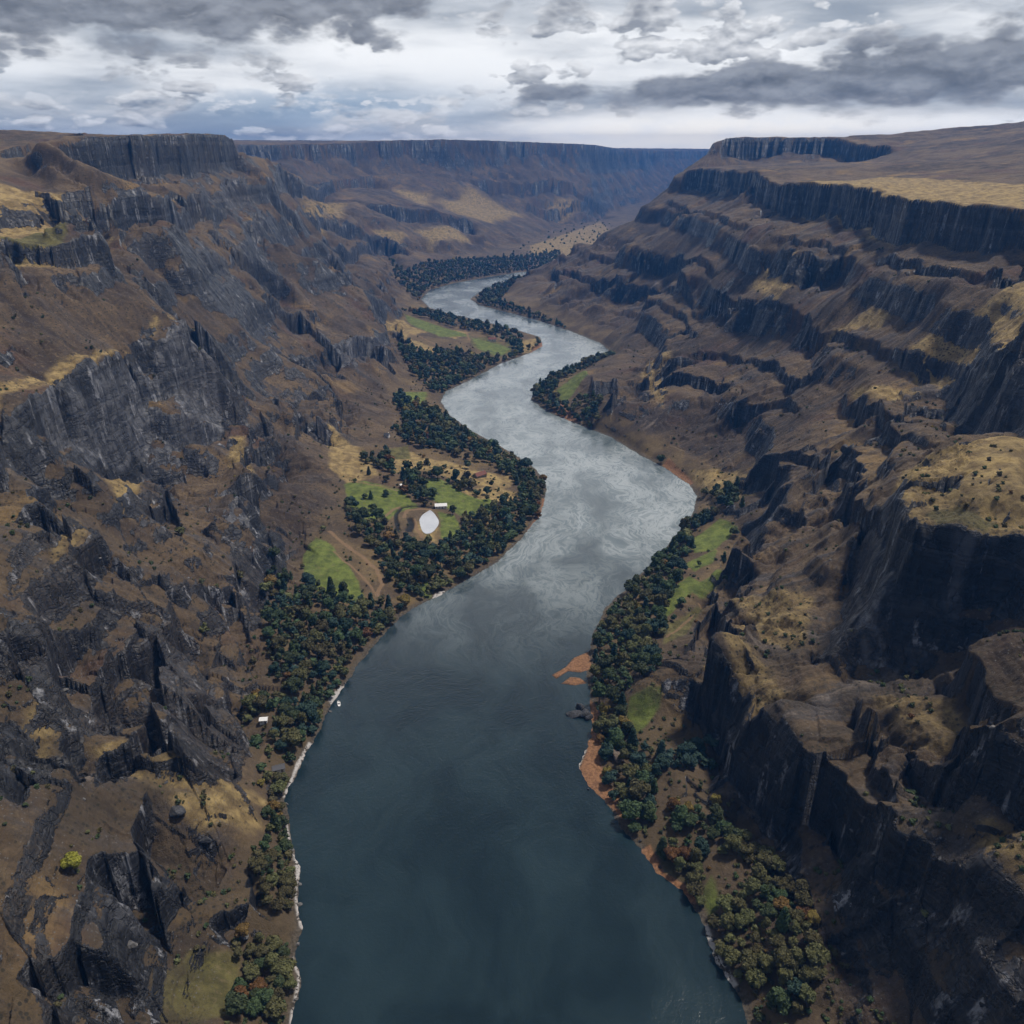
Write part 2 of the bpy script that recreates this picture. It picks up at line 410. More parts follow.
def zone(px_poly, z, soft=3.0, wob=4.0, dz=None):
    poly = plan(px_poly, z) if z < 38 else np.array([base_hit(*p) for p in px_poly]); dz = None
    x0, y0 = poly.min(0) - 20; x1, y1 = poly.max(0) + 20
    k_ = F32(max(1.0, np.hypot(*poly.mean(0)) / 900.0) ** 1.3 if z >= 38 else 1.0)          # far patches have broader, looser edges
    x0 -= 20 * k_; x1 += 20 * k_; y0 -= 20 * k_; y1 += 20 * k_
    idx = np.nonzero((X > x0) & (X < x1) & (Y > y0) & (Y < y1))[0]
    out = np.zeros(X.shape, F32)
    if len(idx):
        s = signed_dist(X[idx], Y[idx], poly) + F32(wob) * k_ * F32(1.6) * fbm(X[idx] / (30 * k_), Y[idx] / (30 * k_), 5, 81)
        v = 1 - sstep(-soft * k_, soft * k_, s)
        if dz is not None:
            v = v * (np.abs(Z[idx] - z) < dz)
        out[idx] = v
    return out


# long even slopes of scree and turf, where the ground is not broken
even = np.zeros(X.shape, F32)
for poly in [[(150, 228), (205, 236), (262, 305), (290, 350), (235, 332), (180, 275)], [(715, 292), (790, 282), (870, 288), (960, 292), (930, 330), (880, 332), (840, 320), (790, 298)], [(640, 205), (690, 215), (760, 222), (735, 262), (680, 250), (610, 245)],
             [(0, 300), (100, 282), (150, 286), (200, 332), (130, 354), (62, 384), (0, 408)], [(0, 428), (62, 402), (130, 370), (205, 345), (222, 400), (215, 470), (180, 470), (130, 450), (90, 455), (40, 450)], [(910, 340), (960, 300), (1030, 285), (1030, 350), (975, 352), (935, 365)],
             [(745, 605), (830, 580), (810, 655), (900, 660), (1030, 620), (1030, 700), (930, 720), (820, 700), (760, 690)], [(740, 560), (800, 500), (870, 510), (840, 590), (780, 590)], [(700, 330), (760, 310), (830, 340), (800, 362), (720, 345)], [(440, 200), (480, 190), (560, 230), (500, 240)],
             [(225, 250), (280, 285), (340, 330), (380, 330), (340, 290), (290, 240)], [(60, 780), (150, 770), (250, 800), (260, 840), (180, 850), (80, 850)], [(840, 235), (900, 250), (1030, 280), (1030, 300), (960, 288), (880, 285)],
             [(880, 488), (905, 466), (950, 450), (1035, 432), (1035, 606), (1012, 615), (916, 646), (812, 670), (838, 596)]]:
    even = np.maximum(even, zone(poly, 100, 10, 10))
rw = sstep(150, 250, X) * sstep(620, 820, Y) * (1 - sstep(2800, 3300, Y))      # the right wall, built of level beds
even = np.maximum(even, F32(.88) * rw * (F32(.75) + F32(.25) * sstep(-.2, .3, perlin(X / 130, Y / 130, 43))))
even = np.maximum(even, F32(.45) * sstep(-200, -300, X) * sstep(950, 1150, Y))
# broken ground: spurs, slabs, blocks, then ledges and cliffs
bulk = fbm(X / 190, Y / 190, 4, 31, 0.5, ridged=True)
z0 = b + wall * (steep * (F32(9) - F32(5) * rw) * bulk + F32(2.5) * fbm(X / 45, Y / 45, 3, 37))
z0 += wall * steep * (F32(2.6) * lic2 * (0.35 + 0.65 * sstep(-.3, .4, perlin(X / 210, Y / 210, 38))) + F32(0.7) * lic)
craggy = sstep(-0.22, 0.12, fbm(X / 150, Y / 150, 3, 41)) * wall * steep * (1 - F32(.82) * even) * (1 - F32(.55) * far)
f1, f2, dx, dy, t1, t2, o1 = worley((X + 5 * perlin(X / 40, Y / 40, 5)) / 70, (Y + 5 * perlin(X / 40, Y / 40, 6)) / 70, 3)
z0 += craggy * ((dx * t1 + dy * t2) * F32(34) + (o1 - F32(.5)) * F32(7))
slab_id = o1
f1, f2, dx, dy, t1, t2, o2 = worley((X + 2 * perlin(X / 14, Y / 14, 7)) / 22, (Y + 2 * perlin(X / 14, Y / 14, 8)) / 22, 9)
z0 += wall * steep * ((dx * t1 + dy * t2) * F32(11) + (o2 - F32(.5)) * F32(2.5)) * (F32(.10) + F32(.90) * craggy)
crack = sstep(0.0, 0.10, f2 - f1)
block_id = o2
f1, f2, dx, dy, t1, t2, o3 = worley(X / 6.5, Y / 6.5, 15)
z0 += wall * steep * (o3 - F32(.5)) * F32(.8) * (1 - far) * (F32(.25) + F32(.75) * craggy)
del f1, f2, dx, dy, t1, t2

# the named cliffs
for pts_, h_, D_ in SCARPS:
    pts_ = np.array(pts_, float); x0, y0 = pts_.min(0) - D_ - 40; x1, y1 = pts_.max(0) + D_ + 40
    idx = np.nonzero((Xw > x0) & (Xw < x1) & (Yw > y0) & (Yw < y1))[0]
    if not len(idx): continue
    sc = F32(1.0 if h_ < 50 else 2.0)
    ev_ = 1 - F32(.75) * even[idx]
    jx = ev_ * (F32(5) * (block_id[idx] - F32(.5)) + F32(8) * sc * (slab_id[idx] - F32(.5))); jy = ev_ * F32(3) * (o3[idx] - F32(.5))
    xs = Xw[idx] + jx + F32(9) * sc * fbm(X[idx] / (42 * sc), Y[idx] / (42 * sc), 3, 171); ys = Yw[idx] + jy + F32(9) * sc * fbm(X[idx] / (42 * sc), Y[idx] / (42 * sc), 3, 176)
    best = np.full(len(idx), 1e9, F32); ddx = np.zeros(len(idx), F32); ddy = ddx.copy(); tt = ddx.copy()
    seg = np.hypot(*(pts_[1:] - pts_[:-1]).T); cum = np.concatenate([[0], np.cumsum(seg)])
    for i in range(len(pts_) - 1):
        (xa, ya), (xb, yb) = pts_[i], pts_[i + 1]; ex, ey = F32(xb - xa), F32(yb - ya)
        t = np.clip(((xs - F32(xa)) * ex + (ys - F32(ya)) * ey) / (ex * ex + ey * ey + F32(1e-6)), 0, 1)
        qx = xs - F32(xa) - t * ex; qy = ys - F32(ya) - t * ey; d = np.hypot(qx, qy); m = d < best
        best = np.where(m, d, best); ddx = np.where(m, qx, ddx); ddy = np.where(m, qy, ddy); tt = np.where(m, F32(cum[i]) + t * F32(seg[i]), tt)
    g_ = np.hypot(gx[idx], gyv[idx]) + F32(1e-4)
    if pts_[:, 0].mean() > 150 and pts_[:, 1].mean() > 650 and h_ < 40: h_ = h_ * .5
    sgn = (ddx * gx[idx] + ddy * gyv[idx]) / g_                      # metres uphill of the edge
    L = cum[-1]; ends = sstep(0, min(40, .2 * L), tt) * sstep(0, min(40, .2 * L), L - tt) * (sstep(1.2, .6, best / F32(D_)))
    hh = F32(h_ * (1.45 if h_ < 40 else 1.1)) * ends * (F32(.74) + F32(.26) * sstep(-.35, .25, perlin(xs / (3 * h_), ys / (3 * h_), 175)))
    w_ = F32(max(2.0, .10 * h_))
    down = sstep(0, 1, -sgn / w_) * np.clip(1 - np.maximum(-sgn, 0) / F32(D_), 0, 1) ** F32(1.5)
    z0[idx] -= hh * down * F32(.85) * sstep(2, 24, z0[idx])
    up = sstep(-w_, 0, sgn) * np.clip(1 - np.maximum(sgn, 0) / F32(D_ * .6), 0, 1) ** F32(2)
    z0[idx] += hh * up * F32(.15)


def terrace(z, P, a, bb, strength, shift):
    u = (z + shift) / F32(P); k = np.floor(u); f = u - k
    g = np.where(f < a, f * F32(bb / a), F32(bb) + (f - F32(a)) * F32((1 - bb) / (1 - a)))
    return z + strength * ((k + g) * F32(P) - shift - z)


shift = F32(16) * fbm(X / 420, Y / 420, 2, 51) + F32(7) * perlin(X / 90, Y / 90, 52)
ts = F32(.8) * (1 - F32(.6) * even) * wall * steep * (F32(.08) + F32(.92) * sstep(-.12, .22, fbm(X / 230, Y / 230, 3, 53)))
lw = F32(.60) * sstep(-230, -330, X) * sstep(820, 1050, Y) * (1 - sstep(3000, 4200, Y))      # the far left wall shows its beds less
ts_r = np.maximum(rw, lw) * wall * steep * (F32(.60) + F32(.38) * sstep(-.3, .2, fbm(X / 260, Y / 260, 2, 58)))
z1 = terrace(z0, 66, 0.76, 0.45, ts * (1 - rw), shift)
z1 = terrace(z1, 78, 0.80, 0.52, ts_r, shift * F32(.7))
nr = np.maximum(F32(.85) * sstep(95, 150, X), F32(.40) * sstep(-150, -200, X)) * (1 - sstep(640, 860, Y)) * wall * steep * (F32(.45) + F32(.55) * sstep(-.25, .2, fbm(X / 110, Y / 110, 2, 59)))
z1 = terrace(z1, 25, 0.70, 0.36, nr, shift * F32(.5))
z1 = terrace(z1, 10.5, 0.62, 0.38, (F32(.25) * wall * steep + ts) * F32(.62) * sstep(-.25, .25, perlin(X / 120, Y / 120, 54)), shift * F32(1.3))
Z = z1 + wall * (F32(1.1) * fbm(X / 13, Y / 13, 3, 61) + F32(0.35) * perlin(X / 2.6, Y / 2.6, 62) * (1 - far))
plateau = wall * (1 - steep)
Z = np.minimum(Z, sample(CAP, X, Y) + F32(1.5) + F32(3) * fbm(X / 50, Y / 50, 2, 64))
Z += plateau * (F32(2.6) * fbm(X / 60, Y / 60, 3, 63))
Z += (1 - wall) * (F32(1.3) * fbm(X / 38, Y / 38, 3, 65) + F32(.25) * perlin(X / 5, Y / 5, 66))

# shoreline
sdn = sd + (F32(2.4) * fbm(X / 17, Y / 17, 3, 71) + F32(.8) * perlin(X / 3.5, Y / 3.5, 72)) * sstep(0, 1, 1 - far)
land = np.maximum(Z, F32(0.6))
Z = np.where(sdn < 0, -np.minimum(F32(7), F32(.10) * -sdn + F32(.02) * sdn * sdn * 0.2), F32(.16) * sdn + (land - F32(.16) * sdn) * sstep(0, 12, sdn))


# sand spits and the dark rock that stand out of the water on the right
spit = zone([(588, 652), (592, 668), (580, 672), (568, 671), (556, 679), (552, 675), (566, 667), (574, 658)], 0, 1.2, .8)
spit = np.maximum(spit, zone([(587, 683), (576, 685), (560, 684), (570, 677), (580, 678)], 0, 1.2, .8))
Z = np.where(spit > .05, np.maximum(Z, spit * F32(.9) - F32(.2) + F32(.15) * perlin(X / 4, Y / 4, 90)), Z)

# fields and other covers, by place on the ground
green = np.zeros(X.shape, F32); gold = green.copy(); shore = green.copy(); pale = green.copy(); olive = green.copy()
for poly, z in [([(303, 550), (316, 538), (330, 545), (350, 565), (370, 594), (345, 594), (318, 587), (303, 570)], 17),
                ([(345, 490), (365, 485), (400, 490), (420, 503), (396, 510), (384, 523), (362, 517), (348, 506)], 17),
                ([(415, 482), (438, 478), (462, 490), (482, 496), (484, 510), (460, 512), (447, 505), (430, 499)], 13),
                ([(439, 512), (455, 514), (462, 530), (448, 540), (440, 536)], 10),
                ([(692, 532), (720, 517), (737, 530), (714, 549), (694, 549)], 14), ([(686, 558), (718, 548), (712, 562), (695, 568)], 14),
                ([(682, 587), (715, 576), (724, 586), (700, 592)], 14), ([(626, 718), (630, 702), (664, 698), (660, 711), (646, 722), (634, 730)], 12),
                ([(395, 560), (401, 562), (402, 577), (390, 573)], 10), ([(410, 588), (434, 574), (430, 594)], 6), ([(704, 880), (712, 868), (722, 897), (710, 908)], 12),
                ([(404, 318), (440, 327), (472, 336), (440, 339), (410, 328)], 12), ([(472, 340), (512, 347), (500, 355), (478, 350)], 6), ([(396, 394), (426, 388), (424, 402), (400, 406)], 14), ([(655, 602), (690, 574), (701, 584), (666, 614)], 12), ([(556, 396), (580, 382), (590, 390), (563, 406)], 6), ([(470, 500), (490, 497), (500, 508), (478, 512)], 9)]:
    green = np.maximum(green, zone(poly, z, 1.5, 2.0))
for poly, z in [([(664, 640), (668, 616), (700, 594), (719, 592), (702, 612), (682, 634)], 18), ([(395, 395), (427, 388), (427, 405), (398, 408)], 14),
                ([(470, 340), (490, 338), (514, 350), (495, 356), (473, 349)], 6), ([(552, 396), (575, 382), (587, 390), (560, 406)], 6), ([(507, 337), (514, 335), (512, 345), (504, 346)], 6),
                ([(160, 990), (190, 955), (235, 942), (233, 1000), (200, 1024), (160, 1024)], 22), ([(925, 505), (960, 498), (1000, 512), (990, 524), (940, 518)], 186),
                ([(0, 235), (40, 233), (70, 232), (60, 240), (0, 243)], 298), ([(650, 855), (690, 850), (700, 885), (685, 905)], 8), ([(385, 455), (408, 448), (410, 460), (392, 462)], 16)]:
    olive = np.maximum(olive, zone(poly, z, 2, 3))
for poly, z in [([(378, 462), (395, 452), (430, 458), (522, 470), (505, 482), (450, 476), (420, 471), (390, 476)], 15), ([(460, 490), (500, 484), (518, 490), (500, 505), (480, 512)], 10),
                ([(382, 330), (400, 322), (427, 331), (405, 337)], 22), ([(397, 337), (442, 350), (436, 356), (405, 346)], 16), ([(420, 520), (436, 522), (440, 545), (415, 530)], 10),
                ([(418, 324), (440, 330), (470, 332), (455, 340), (430, 334)], 12), ([(520, 340), (540, 336), (544, 345), (530, 352), (518, 350)], 3),
                ([(530, 246), (600, 222), (614, 232), (575, 258), (530, 256)], 16), ([(330, 440), (360, 447), (380, 470), (350, 480), (330, 470)], 28),
                ([(888, 494), (905, 468), (945, 452), (1040, 430), (1040, 532), (1000, 530), (915, 520)], 186), ([(-40, 180), (0, 183), (50, 193), (85, 208), (62, 214), (108, 227), (50, 244), (-40, 246)], 302),
                ([(800, 186), (835, 181), (880, 178), (940, 180), (1040, 186), (1040, 216), (960, 210), (908, 206), (845, 190)], 324),
                ([(903, 350), (935, 318), (990, 290), (1040, 270), (1040, 330), (975, 352), (940, 373)], 205), ([(978, 366), (990, 354), (1040, 340), (1040, 374)], 214),
                ([(748, 280), (770, 252), (795, 246), (796, 275), (775, 300)], 200),
                ([(300, 204), (320, 189), (345, 199), (338, 210), (312, 212)], 270), ([(438, 202), (470, 190), (522, 216), (490, 223), (452, 213)], 270), ([(418, 228), (450, 222), (472, 240), (432, 246)], 270), ([(398, 190), (432, 196), (425, 206)], 270), ([(372, 226), (400, 228), (396, 241)], 270), ([(540, 200), (580, 205), (560, 215)], 270),  # tan far-wall patches, with their sunlight put into the colour
                ([(-10, 392), (60, 368), (150, 338), (203, 334), (130, 358), (62, 391), (-10, 414)], 200), ([(230, 436), (246, 442), (254, 475), (232, 470)], 90), ([(58, 542), (82, 530), (84, 560), (52, 592)], 120), ([(108, 470), (140, 470), (142, 510), (118, 520)], 110), ([(28, 702), (52, 690), (48, 740), (24, 762)], 100),
                ([(80, 732), (150, 758), (232, 788), (262, 802), (220, 806), (140, 782)], 60), ([(170, 800), (240, 795), (268, 830), (200, 835)], 60), ([(735, 604), (820, 582), (800, 640), (742, 645)], 70), ([(960, 830), (1030, 800), (1030, 880)], 110), ([(705, 655), (760, 660), (800, 700), (760, 705)], 60), ([(880, 690), (960, 670), (1000, 720), (920, 730)], 110),
                ([(640, 372), (655, 350), (672, 360), (664, 400)], 60), ([(830, 330), (870, 300), (900, 300), (880, 330)], 180), ([(690, 470), (740, 460), (760, 480), (720, 500)], 50), ([(850, 390), (900, 376), (930, 392), (880, 400)], 150)]:
    gold = np.maximum(gold, zone(poly, z, 4, 6, 60 if z > 100 else 25))
for poly in [[(592, 728), (586, 738), (588, 750), (579, 768), (588, 787), (605, 800), (622, 820), (626, 812), (612, 790), (600, 760), (600, 738)],
             [(655, 868), (700, 893), (704, 905), (682, 903), (660, 885)], [(640, 850), (650, 846), (668, 880), (660, 878)], [(553, 412), (575, 424), (578, 420), (560, 408)],
             [(662, 465), (690, 485), (694, 484), (668, 463)], [(588, 652), (592, 668), (580, 672), (568, 671), (556, 679), (552, 675), (566, 667), (574, 658)],
             [(587, 683), (576, 685), (560, 684), (570, 677), (580, 678)], [(520, 541), (547, 520), (551, 500), (542, 498), (540, 512)], [(530, 353), (544, 347), (543, 338), (536, 345)], [(590, 700), (600, 712), (597, 725), (590, 722)]]:
    shore = np.maximum(shore, zone(poly, .5, 1.0, 1.2))
for poly in [[(286, 798), (299, 767), (312, 744), (309, 743), (295, 766), (283, 797)], [(287, 824), (292, 846), (301, 868), (297, 895), (304, 931), (300, 926), (294, 896), (296, 868), (286, 832)],
             [(293, 955), (302, 976), (293, 1024), (289, 1024), (297, 976), (292, 962)], [(331, 705), (345, 686), (341, 686), (328, 700)], [(586, 750), (579, 768), (586, 785), (582, 786), (575, 767), (581, 752)],
             [(703, 925), (708, 925), (722, 960), (738, 985), (733, 988), (714, 960)], [(436, 593), (446, 590), (438, 600), (430, 602)], [(441, 402), (460, 385), (463, 388), (446, 402)]]:
    pale = np.maximum(pale, zone(poly, .4, .8, .8))


def line_zone(px_pts, z, w):
    pts = plan(px_pts, z)
    x0, y0 = pts.min(0) - 30; x1, y1 = pts.max(0) + 30
    idx = np.nonzero((X > x0) & (X < x1) & (Y > y0) & (Y < y1))[0]
    out = np.zeros(X.shape, F32); d = np.full(len(idx), 1e9, F32)
    xs = X[idx] + F32(1.5) * perlin(X[idx] / 14, Y[idx] / 14, 84); ys = Y[idx]
    for (xa, ya), (xb, yb) in zip(pts[:-1], pts[1:]):
        ex, ey = xb - xa, yb - ya
        t = np.clip(((xs - xa) * ex + (ys - ya) * ey) / (ex * ex + ey * ey), 0, 1)
        d = np.minimum(d, np.hypot(xs - xa - t * ex, ys - ya - t * ey))
    out[idx] = 1 - sstep(w * .6, w * 1.2, d)
    return out


POND_PX = [(430, 511), (436, 517), (439, 524), (434, 532), (428, 535), (423, 533), (420, 526), (418, 521), (423, 515)]
pond_plan = plan(POND_PX, 9.0)
pmask = zone(POND_PX, 9.0, 1.0, 0.0)
POND_Z = float(np.median(Z[pmask > .9])) if (pmask > .9).any() else 9.0
edge = zone(POND_PX, 9.0, 9.0, 0.0)
Z = np.where(edge > 0, Z + edge * (F32(POND_Z) + F32(.25) - Z), Z)
Z = Z - pmask * F32(.8)
ditch = line_zone([(399, 532), (396, 524), (396, 517), (402, 511), (412, 508.5), (424, 507.5), (434, 508.5)], 10, 2.6)
ditch = np.maximum(ditch, line_zone([(410, 521), (411, 528), (409, 531)], 10, 4.0))
Z = Z - ditch * F32(2.2)
track = np.zeros(X.shape, F32)
for pts_, z_, w_ in [([(333, 552), (345, 560), (358, 568), (368, 577), (374, 583), (384, 590), (398, 598)], 16, 1.3), ([(330, 533), (340, 540), (360, 552), (376, 563), (382, 575), (376, 584)], 17, 2.2), ([(405, 520), (408, 513), (418, 511), (430, 510)], 10, 2.0),
                     ([(414, 521), (417, 530), (422, 536)], 10, 2.6), ([(383, 520), (392, 512), (400, 509)], 12, 2.0), ([(345, 486), (362, 486), (378, 487), (398, 490)], 18, 1.2), ([(700, 594), (712, 600), (690, 620), (668, 635)], 16, 1.4), ([(664, 556), (676, 566), (690, 568)], 10, 1.5),
                     ([(404, 336), (420, 340), (440, 347)], 14, 2.0), ([(460, 320), (464, 330), (470, 342)], 8, 2.5), ([(264, 735), (270, 745), (262, 760), (270, 770)], 14, 1.5)]:
    track = np.maximum(track, line_zone(pts_, z_, w_))

print('grid', NR, NC, NR * NC)
# faces
q = (np.arange(NR - 1)[:, None] * NC + np.arange(NC - 1)[None, :]).ravel()
faces = np.stack([q, q + 1, q + 1 + NC, q + NC], 1).astype(np.int32)


def mesh_np(name, co, quads, smooth=True):
    me = bpy.data.meshes.new(name)
    n = quads.shape[1]
    me.vertices.add(len(co)); me.vertices.foreach_set('co', np.ascontiguousarray(co, dtype=F32).ravel())
    me.loops.add(quads.size); me.loops.foreach_set('vertex_index', quads.astype(np.int32).ravel())
    me.polygons.add(len(quads)); me.polygons.foreach_set('loop_start', np.arange(0, quads.size, n, dtype=np.int32))
    me.polygons.foreach_set('loop_total', np.full(len(quads), n, np.int32))
    me.update(calc_edges=True)
    if smooth:
        me.polygons.foreach_set('use_smooth', np.ones(len(quads), bool))
    return me


def set_attr(me, name, v):
    a = me.attributes.new(name, 'FLOAT', 'POINT'); a.data.foreach_set('value', np.ascontiguousarray(v, dtype=F32))


fields = np.maximum(np.maximum(green, olive), np.maximum(track, edge)).reshape(NR, NC)
Zg = Z.reshape(NR, NC)
# slope of the finished surface, a little smoothed, for the soil cover
Xg = X.reshape(NR, NC); Yg = Y.reshape(NR, NC)
P = np.stack([Xg, Yg, Zg], -1)
du = np.empty_like(P); dv = np.empty_like(P)
du[:, 1:-1] = P[:, 2:] - P[:, :-2]; du[:, 0] = du[:, 1]; du[:, -1] = du[:, -2]
dv[1:-1] = P[2:] - P[:-2]; dv[0] = dv[1]; dv[-1] = dv[-2]
nrm = np.cross(du, dv); nzv = np.abs(nrm[..., 2]) / (np.linalg.norm(nrm, axis=-1) + 1e-9)
del du, dv, nrm, P


def blur_g(A, k):
    for ax in (0, 1):
        Pd = np.pad(A, [(k, k) if i == ax else (0, 0) for i in (0, 1)], mode='edge')
        Pd = np.pad(np.cumsum(Pd, axis=ax, dtype=np.float64), [(1, 0) if i == ax else (0, 0) for i in (0, 1)])
        n_ = A.shape[ax]
        A = ((np.take(Pd, np.arange(2 * k + 1, 2 * k + 1 + n_), axis=ax) - np.take(Pd, np.arange(0, n_), axis=ax)) / (2 * k + 1)).astype(F32)
    return A


# where the slopes are bare slate, and where turf holds on them
slate = np.zeros(X.shape, F32); turf = slate.copy()
for poly, z in [([(80, 142), (222, 136), (255, 178), (262, 215), (240, 240), (200, 230), (165, 205)], 290), ([(150, 225), (210, 230), (260, 300), (280, 340), (230, 330), (180, 270)], 220),
                ([(0, 425), (62, 395), (130, 362), (210, 338), (235, 400), (225, 485), (180, 480), (130, 455), (90, 465), (40, 455), (0, 460)], 130),
                ([(80, 690), (130, 640), (200, 680), (250, 760), (230, 790), (150, 770), (90, 740)], 55), ([(0, 640), (50, 620), (80, 700), (70, 790), (0, 800)], 105), ([(100, 870), (150, 855), (162, 920), (110, 935)], 58),
                ([(140, 485), (200, 500), (212, 560), (150, 560)], 88), ([(240, 570), (290, 560), (290, 590), (255, 620)], 30), ([(325, 325), (380, 335), (392, 385), (345, 385), (320, 350)], 50), ([(240, 330), (300, 340), (310, 420), (260, 400)], 110),
                ([(200, 930), (150, 900), (120, 950), (60, 960), (70, 1020), (130, 1024), (160, 960)], 60),
                ([(884, 497), (920, 517), (1030, 528), (1030, 600), (916, 640), (812, 668), (838, 596)], 140), ([(690, 655), (742, 703), (800, 742), (850, 795), (935, 840), (1030, 890), (1030, 1010), (940, 960), (860, 900), (800, 870), (750, 780), (700, 720)], 55),
                ([(976, 363), (1030, 369), (1030, 430), (970, 442), (948, 400)], 185),
                ([(715, 141), (830, 140), (880, 150), (860, 162), (740, 164), (700, 160)], 372), ([(600, 400), (660, 380), (720, 420), (700, 460), (640, 440)], 40),                 ([(720, 480), (800, 470), (800, 500), (760, 540), (735, 540)], 50), ([(655, 776), (735, 768), (742, 830), (690, 850)], 14)]:
    slate = np.maximum(slate, zone(poly, z, 10, 16))
for poly, z in [([(0, 300), (100, 280), (150, 283), (205, 335), (130, 358), (62, 390), (0, 412)], 225), ([(735, 600), (870, 540), (850, 600), (812, 660), (900, 655), (1030, 615), (1030, 800), (935, 830), (850, 788), (800, 735), (742, 700), (700, 650)], 95),
                ([(720, 300), (800, 290), (960, 290), (900, 340), (780, 300)], 190), ([(0, 140), (70, 140), (160, 198), (90, 204), (0, 184)], 350), ([(60, 780), (230, 790), (270, 850), (180, 880), (80, 860)], 55)]:
    turf = np.maximum(turf, zone(poly, z, 8, 14))
for poly in [[(715, 292), (790, 282), (870, 288), (960, 292), (930, 330), (880, 332), (840, 320), (790, 298)], [(640, 205), (690, 215), (760, 222), (735, 262), (680, 250), (610, 245)], [(910, 340), (960, 300), (1030, 285), (1030, 350), (975, 352), (935, 365)],
             [(740, 560), (800, 500), (870, 510), (840, 590), (780, 590)], [(700, 330), (760, 310), (830, 340), (800, 362), (720, 345)], [(840, 235), (900, 250), (1030, 280), (1030, 300), (960, 288), (880, 285)], [(560, 262), (610, 245), (680, 262), (640, 285)], [(640, 430), (690, 405), (740, 415), (720, 450), (680, 455)]]:
    turf = np.maximum(turf, F32(.9) * zone(poly, 100, 10, 14))
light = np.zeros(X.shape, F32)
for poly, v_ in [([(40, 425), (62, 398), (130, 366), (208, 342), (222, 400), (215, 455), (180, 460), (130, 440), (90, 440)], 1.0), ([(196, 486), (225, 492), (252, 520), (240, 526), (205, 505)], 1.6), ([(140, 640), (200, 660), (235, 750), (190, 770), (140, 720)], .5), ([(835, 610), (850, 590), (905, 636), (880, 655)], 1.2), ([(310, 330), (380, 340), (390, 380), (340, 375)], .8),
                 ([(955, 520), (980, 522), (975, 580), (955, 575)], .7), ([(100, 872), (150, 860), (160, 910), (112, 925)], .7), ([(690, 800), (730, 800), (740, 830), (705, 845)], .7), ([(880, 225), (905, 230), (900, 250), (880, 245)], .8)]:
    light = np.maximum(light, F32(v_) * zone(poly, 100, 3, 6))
nzs = (0.45 * nzv + 0.55 * blur_g(nzv.astype(F32), 3)).ravel()
rock = 1 - sstep(0.49, 0.66, nzs - F32(.20) * slate * (F32(.35) + F32(.65) * (slab_id > F32(.30))) + F32(.20) * turf + F32(.16) * fbm(X / 70, Y / 70, 3, 95) + F32(.05) * perlin(X / 9, Y / 9, 96) + (F32(.26) * (slab_id - F32(.5)) + F32(.16) * (block_id - F32(.5)) * craggy) * wall)
rock *= sstep(2, 10, Z)

terrain_me = mesh_np('terrain', np.stack([X, Y, Z], 1), faces)
for nm, v in (('rock', rock), ('streak', lic * F32(.5) + lic2 * F32(.5)), ('slab', slab_id), ('block', block_id), ('crack', crack), ('green', green), ('gold', gold),
              ('olive', olive), ('shore', shore), ('pale', pale), ('plateau', plateau), ('bank', 1 - sstep(0, 7, sdn)), ('light', light), ('track', track), ('ditch', ditch), ('floor', 1 - wall)):
    set_attr(terrain_me, nm, v)
terrain = bpy.data.objects.new('terrain', terrain_me); COL.objects.link(terrain)
terrain['kind'] = 'structure'
del faces, q, rock, nzs, nzv
lr = np.arange(NR)


def ground(x, y):
    """height of the finished terrain"""
    x = np.atleast_1d(np.asarray(x, float)); y = np.atleast_1d(np.asarray(y, float))
    ri = np.interp(np.hypot(x, y), r_in, lr); ai = np.interp(np.arctan2(x, y), az, np.arange(NC))
    i = np.clip(ri.astype(int), 0, NR - 2); j = np.clip(ai.astype(int), 0, NC - 2); fi = ri - i; fj = ai - j
    return (Zg[i, j] * (1 - fi) + Zg[i + 1, j] * fi) * (1 - fj) + (Zg[i, j + 1] * (1 - fi) + Zg[i + 1, j + 1] * fi) * fj


def visible(x, y, z):
    """whether the terrain leaves a spot in sight of the photograph's viewpoint"""
    x = np.atleast_1d(x); y = np.atleast_1d(y); z = np.atleast_1d(z)
    ok = np.ones(x.shape, bool)
    for t in np.linspace(0.25, 0.985, 110):
        ok &= ground(x * t, y * t) < CAM_Z + (z - CAM_Z) * t
    return ok
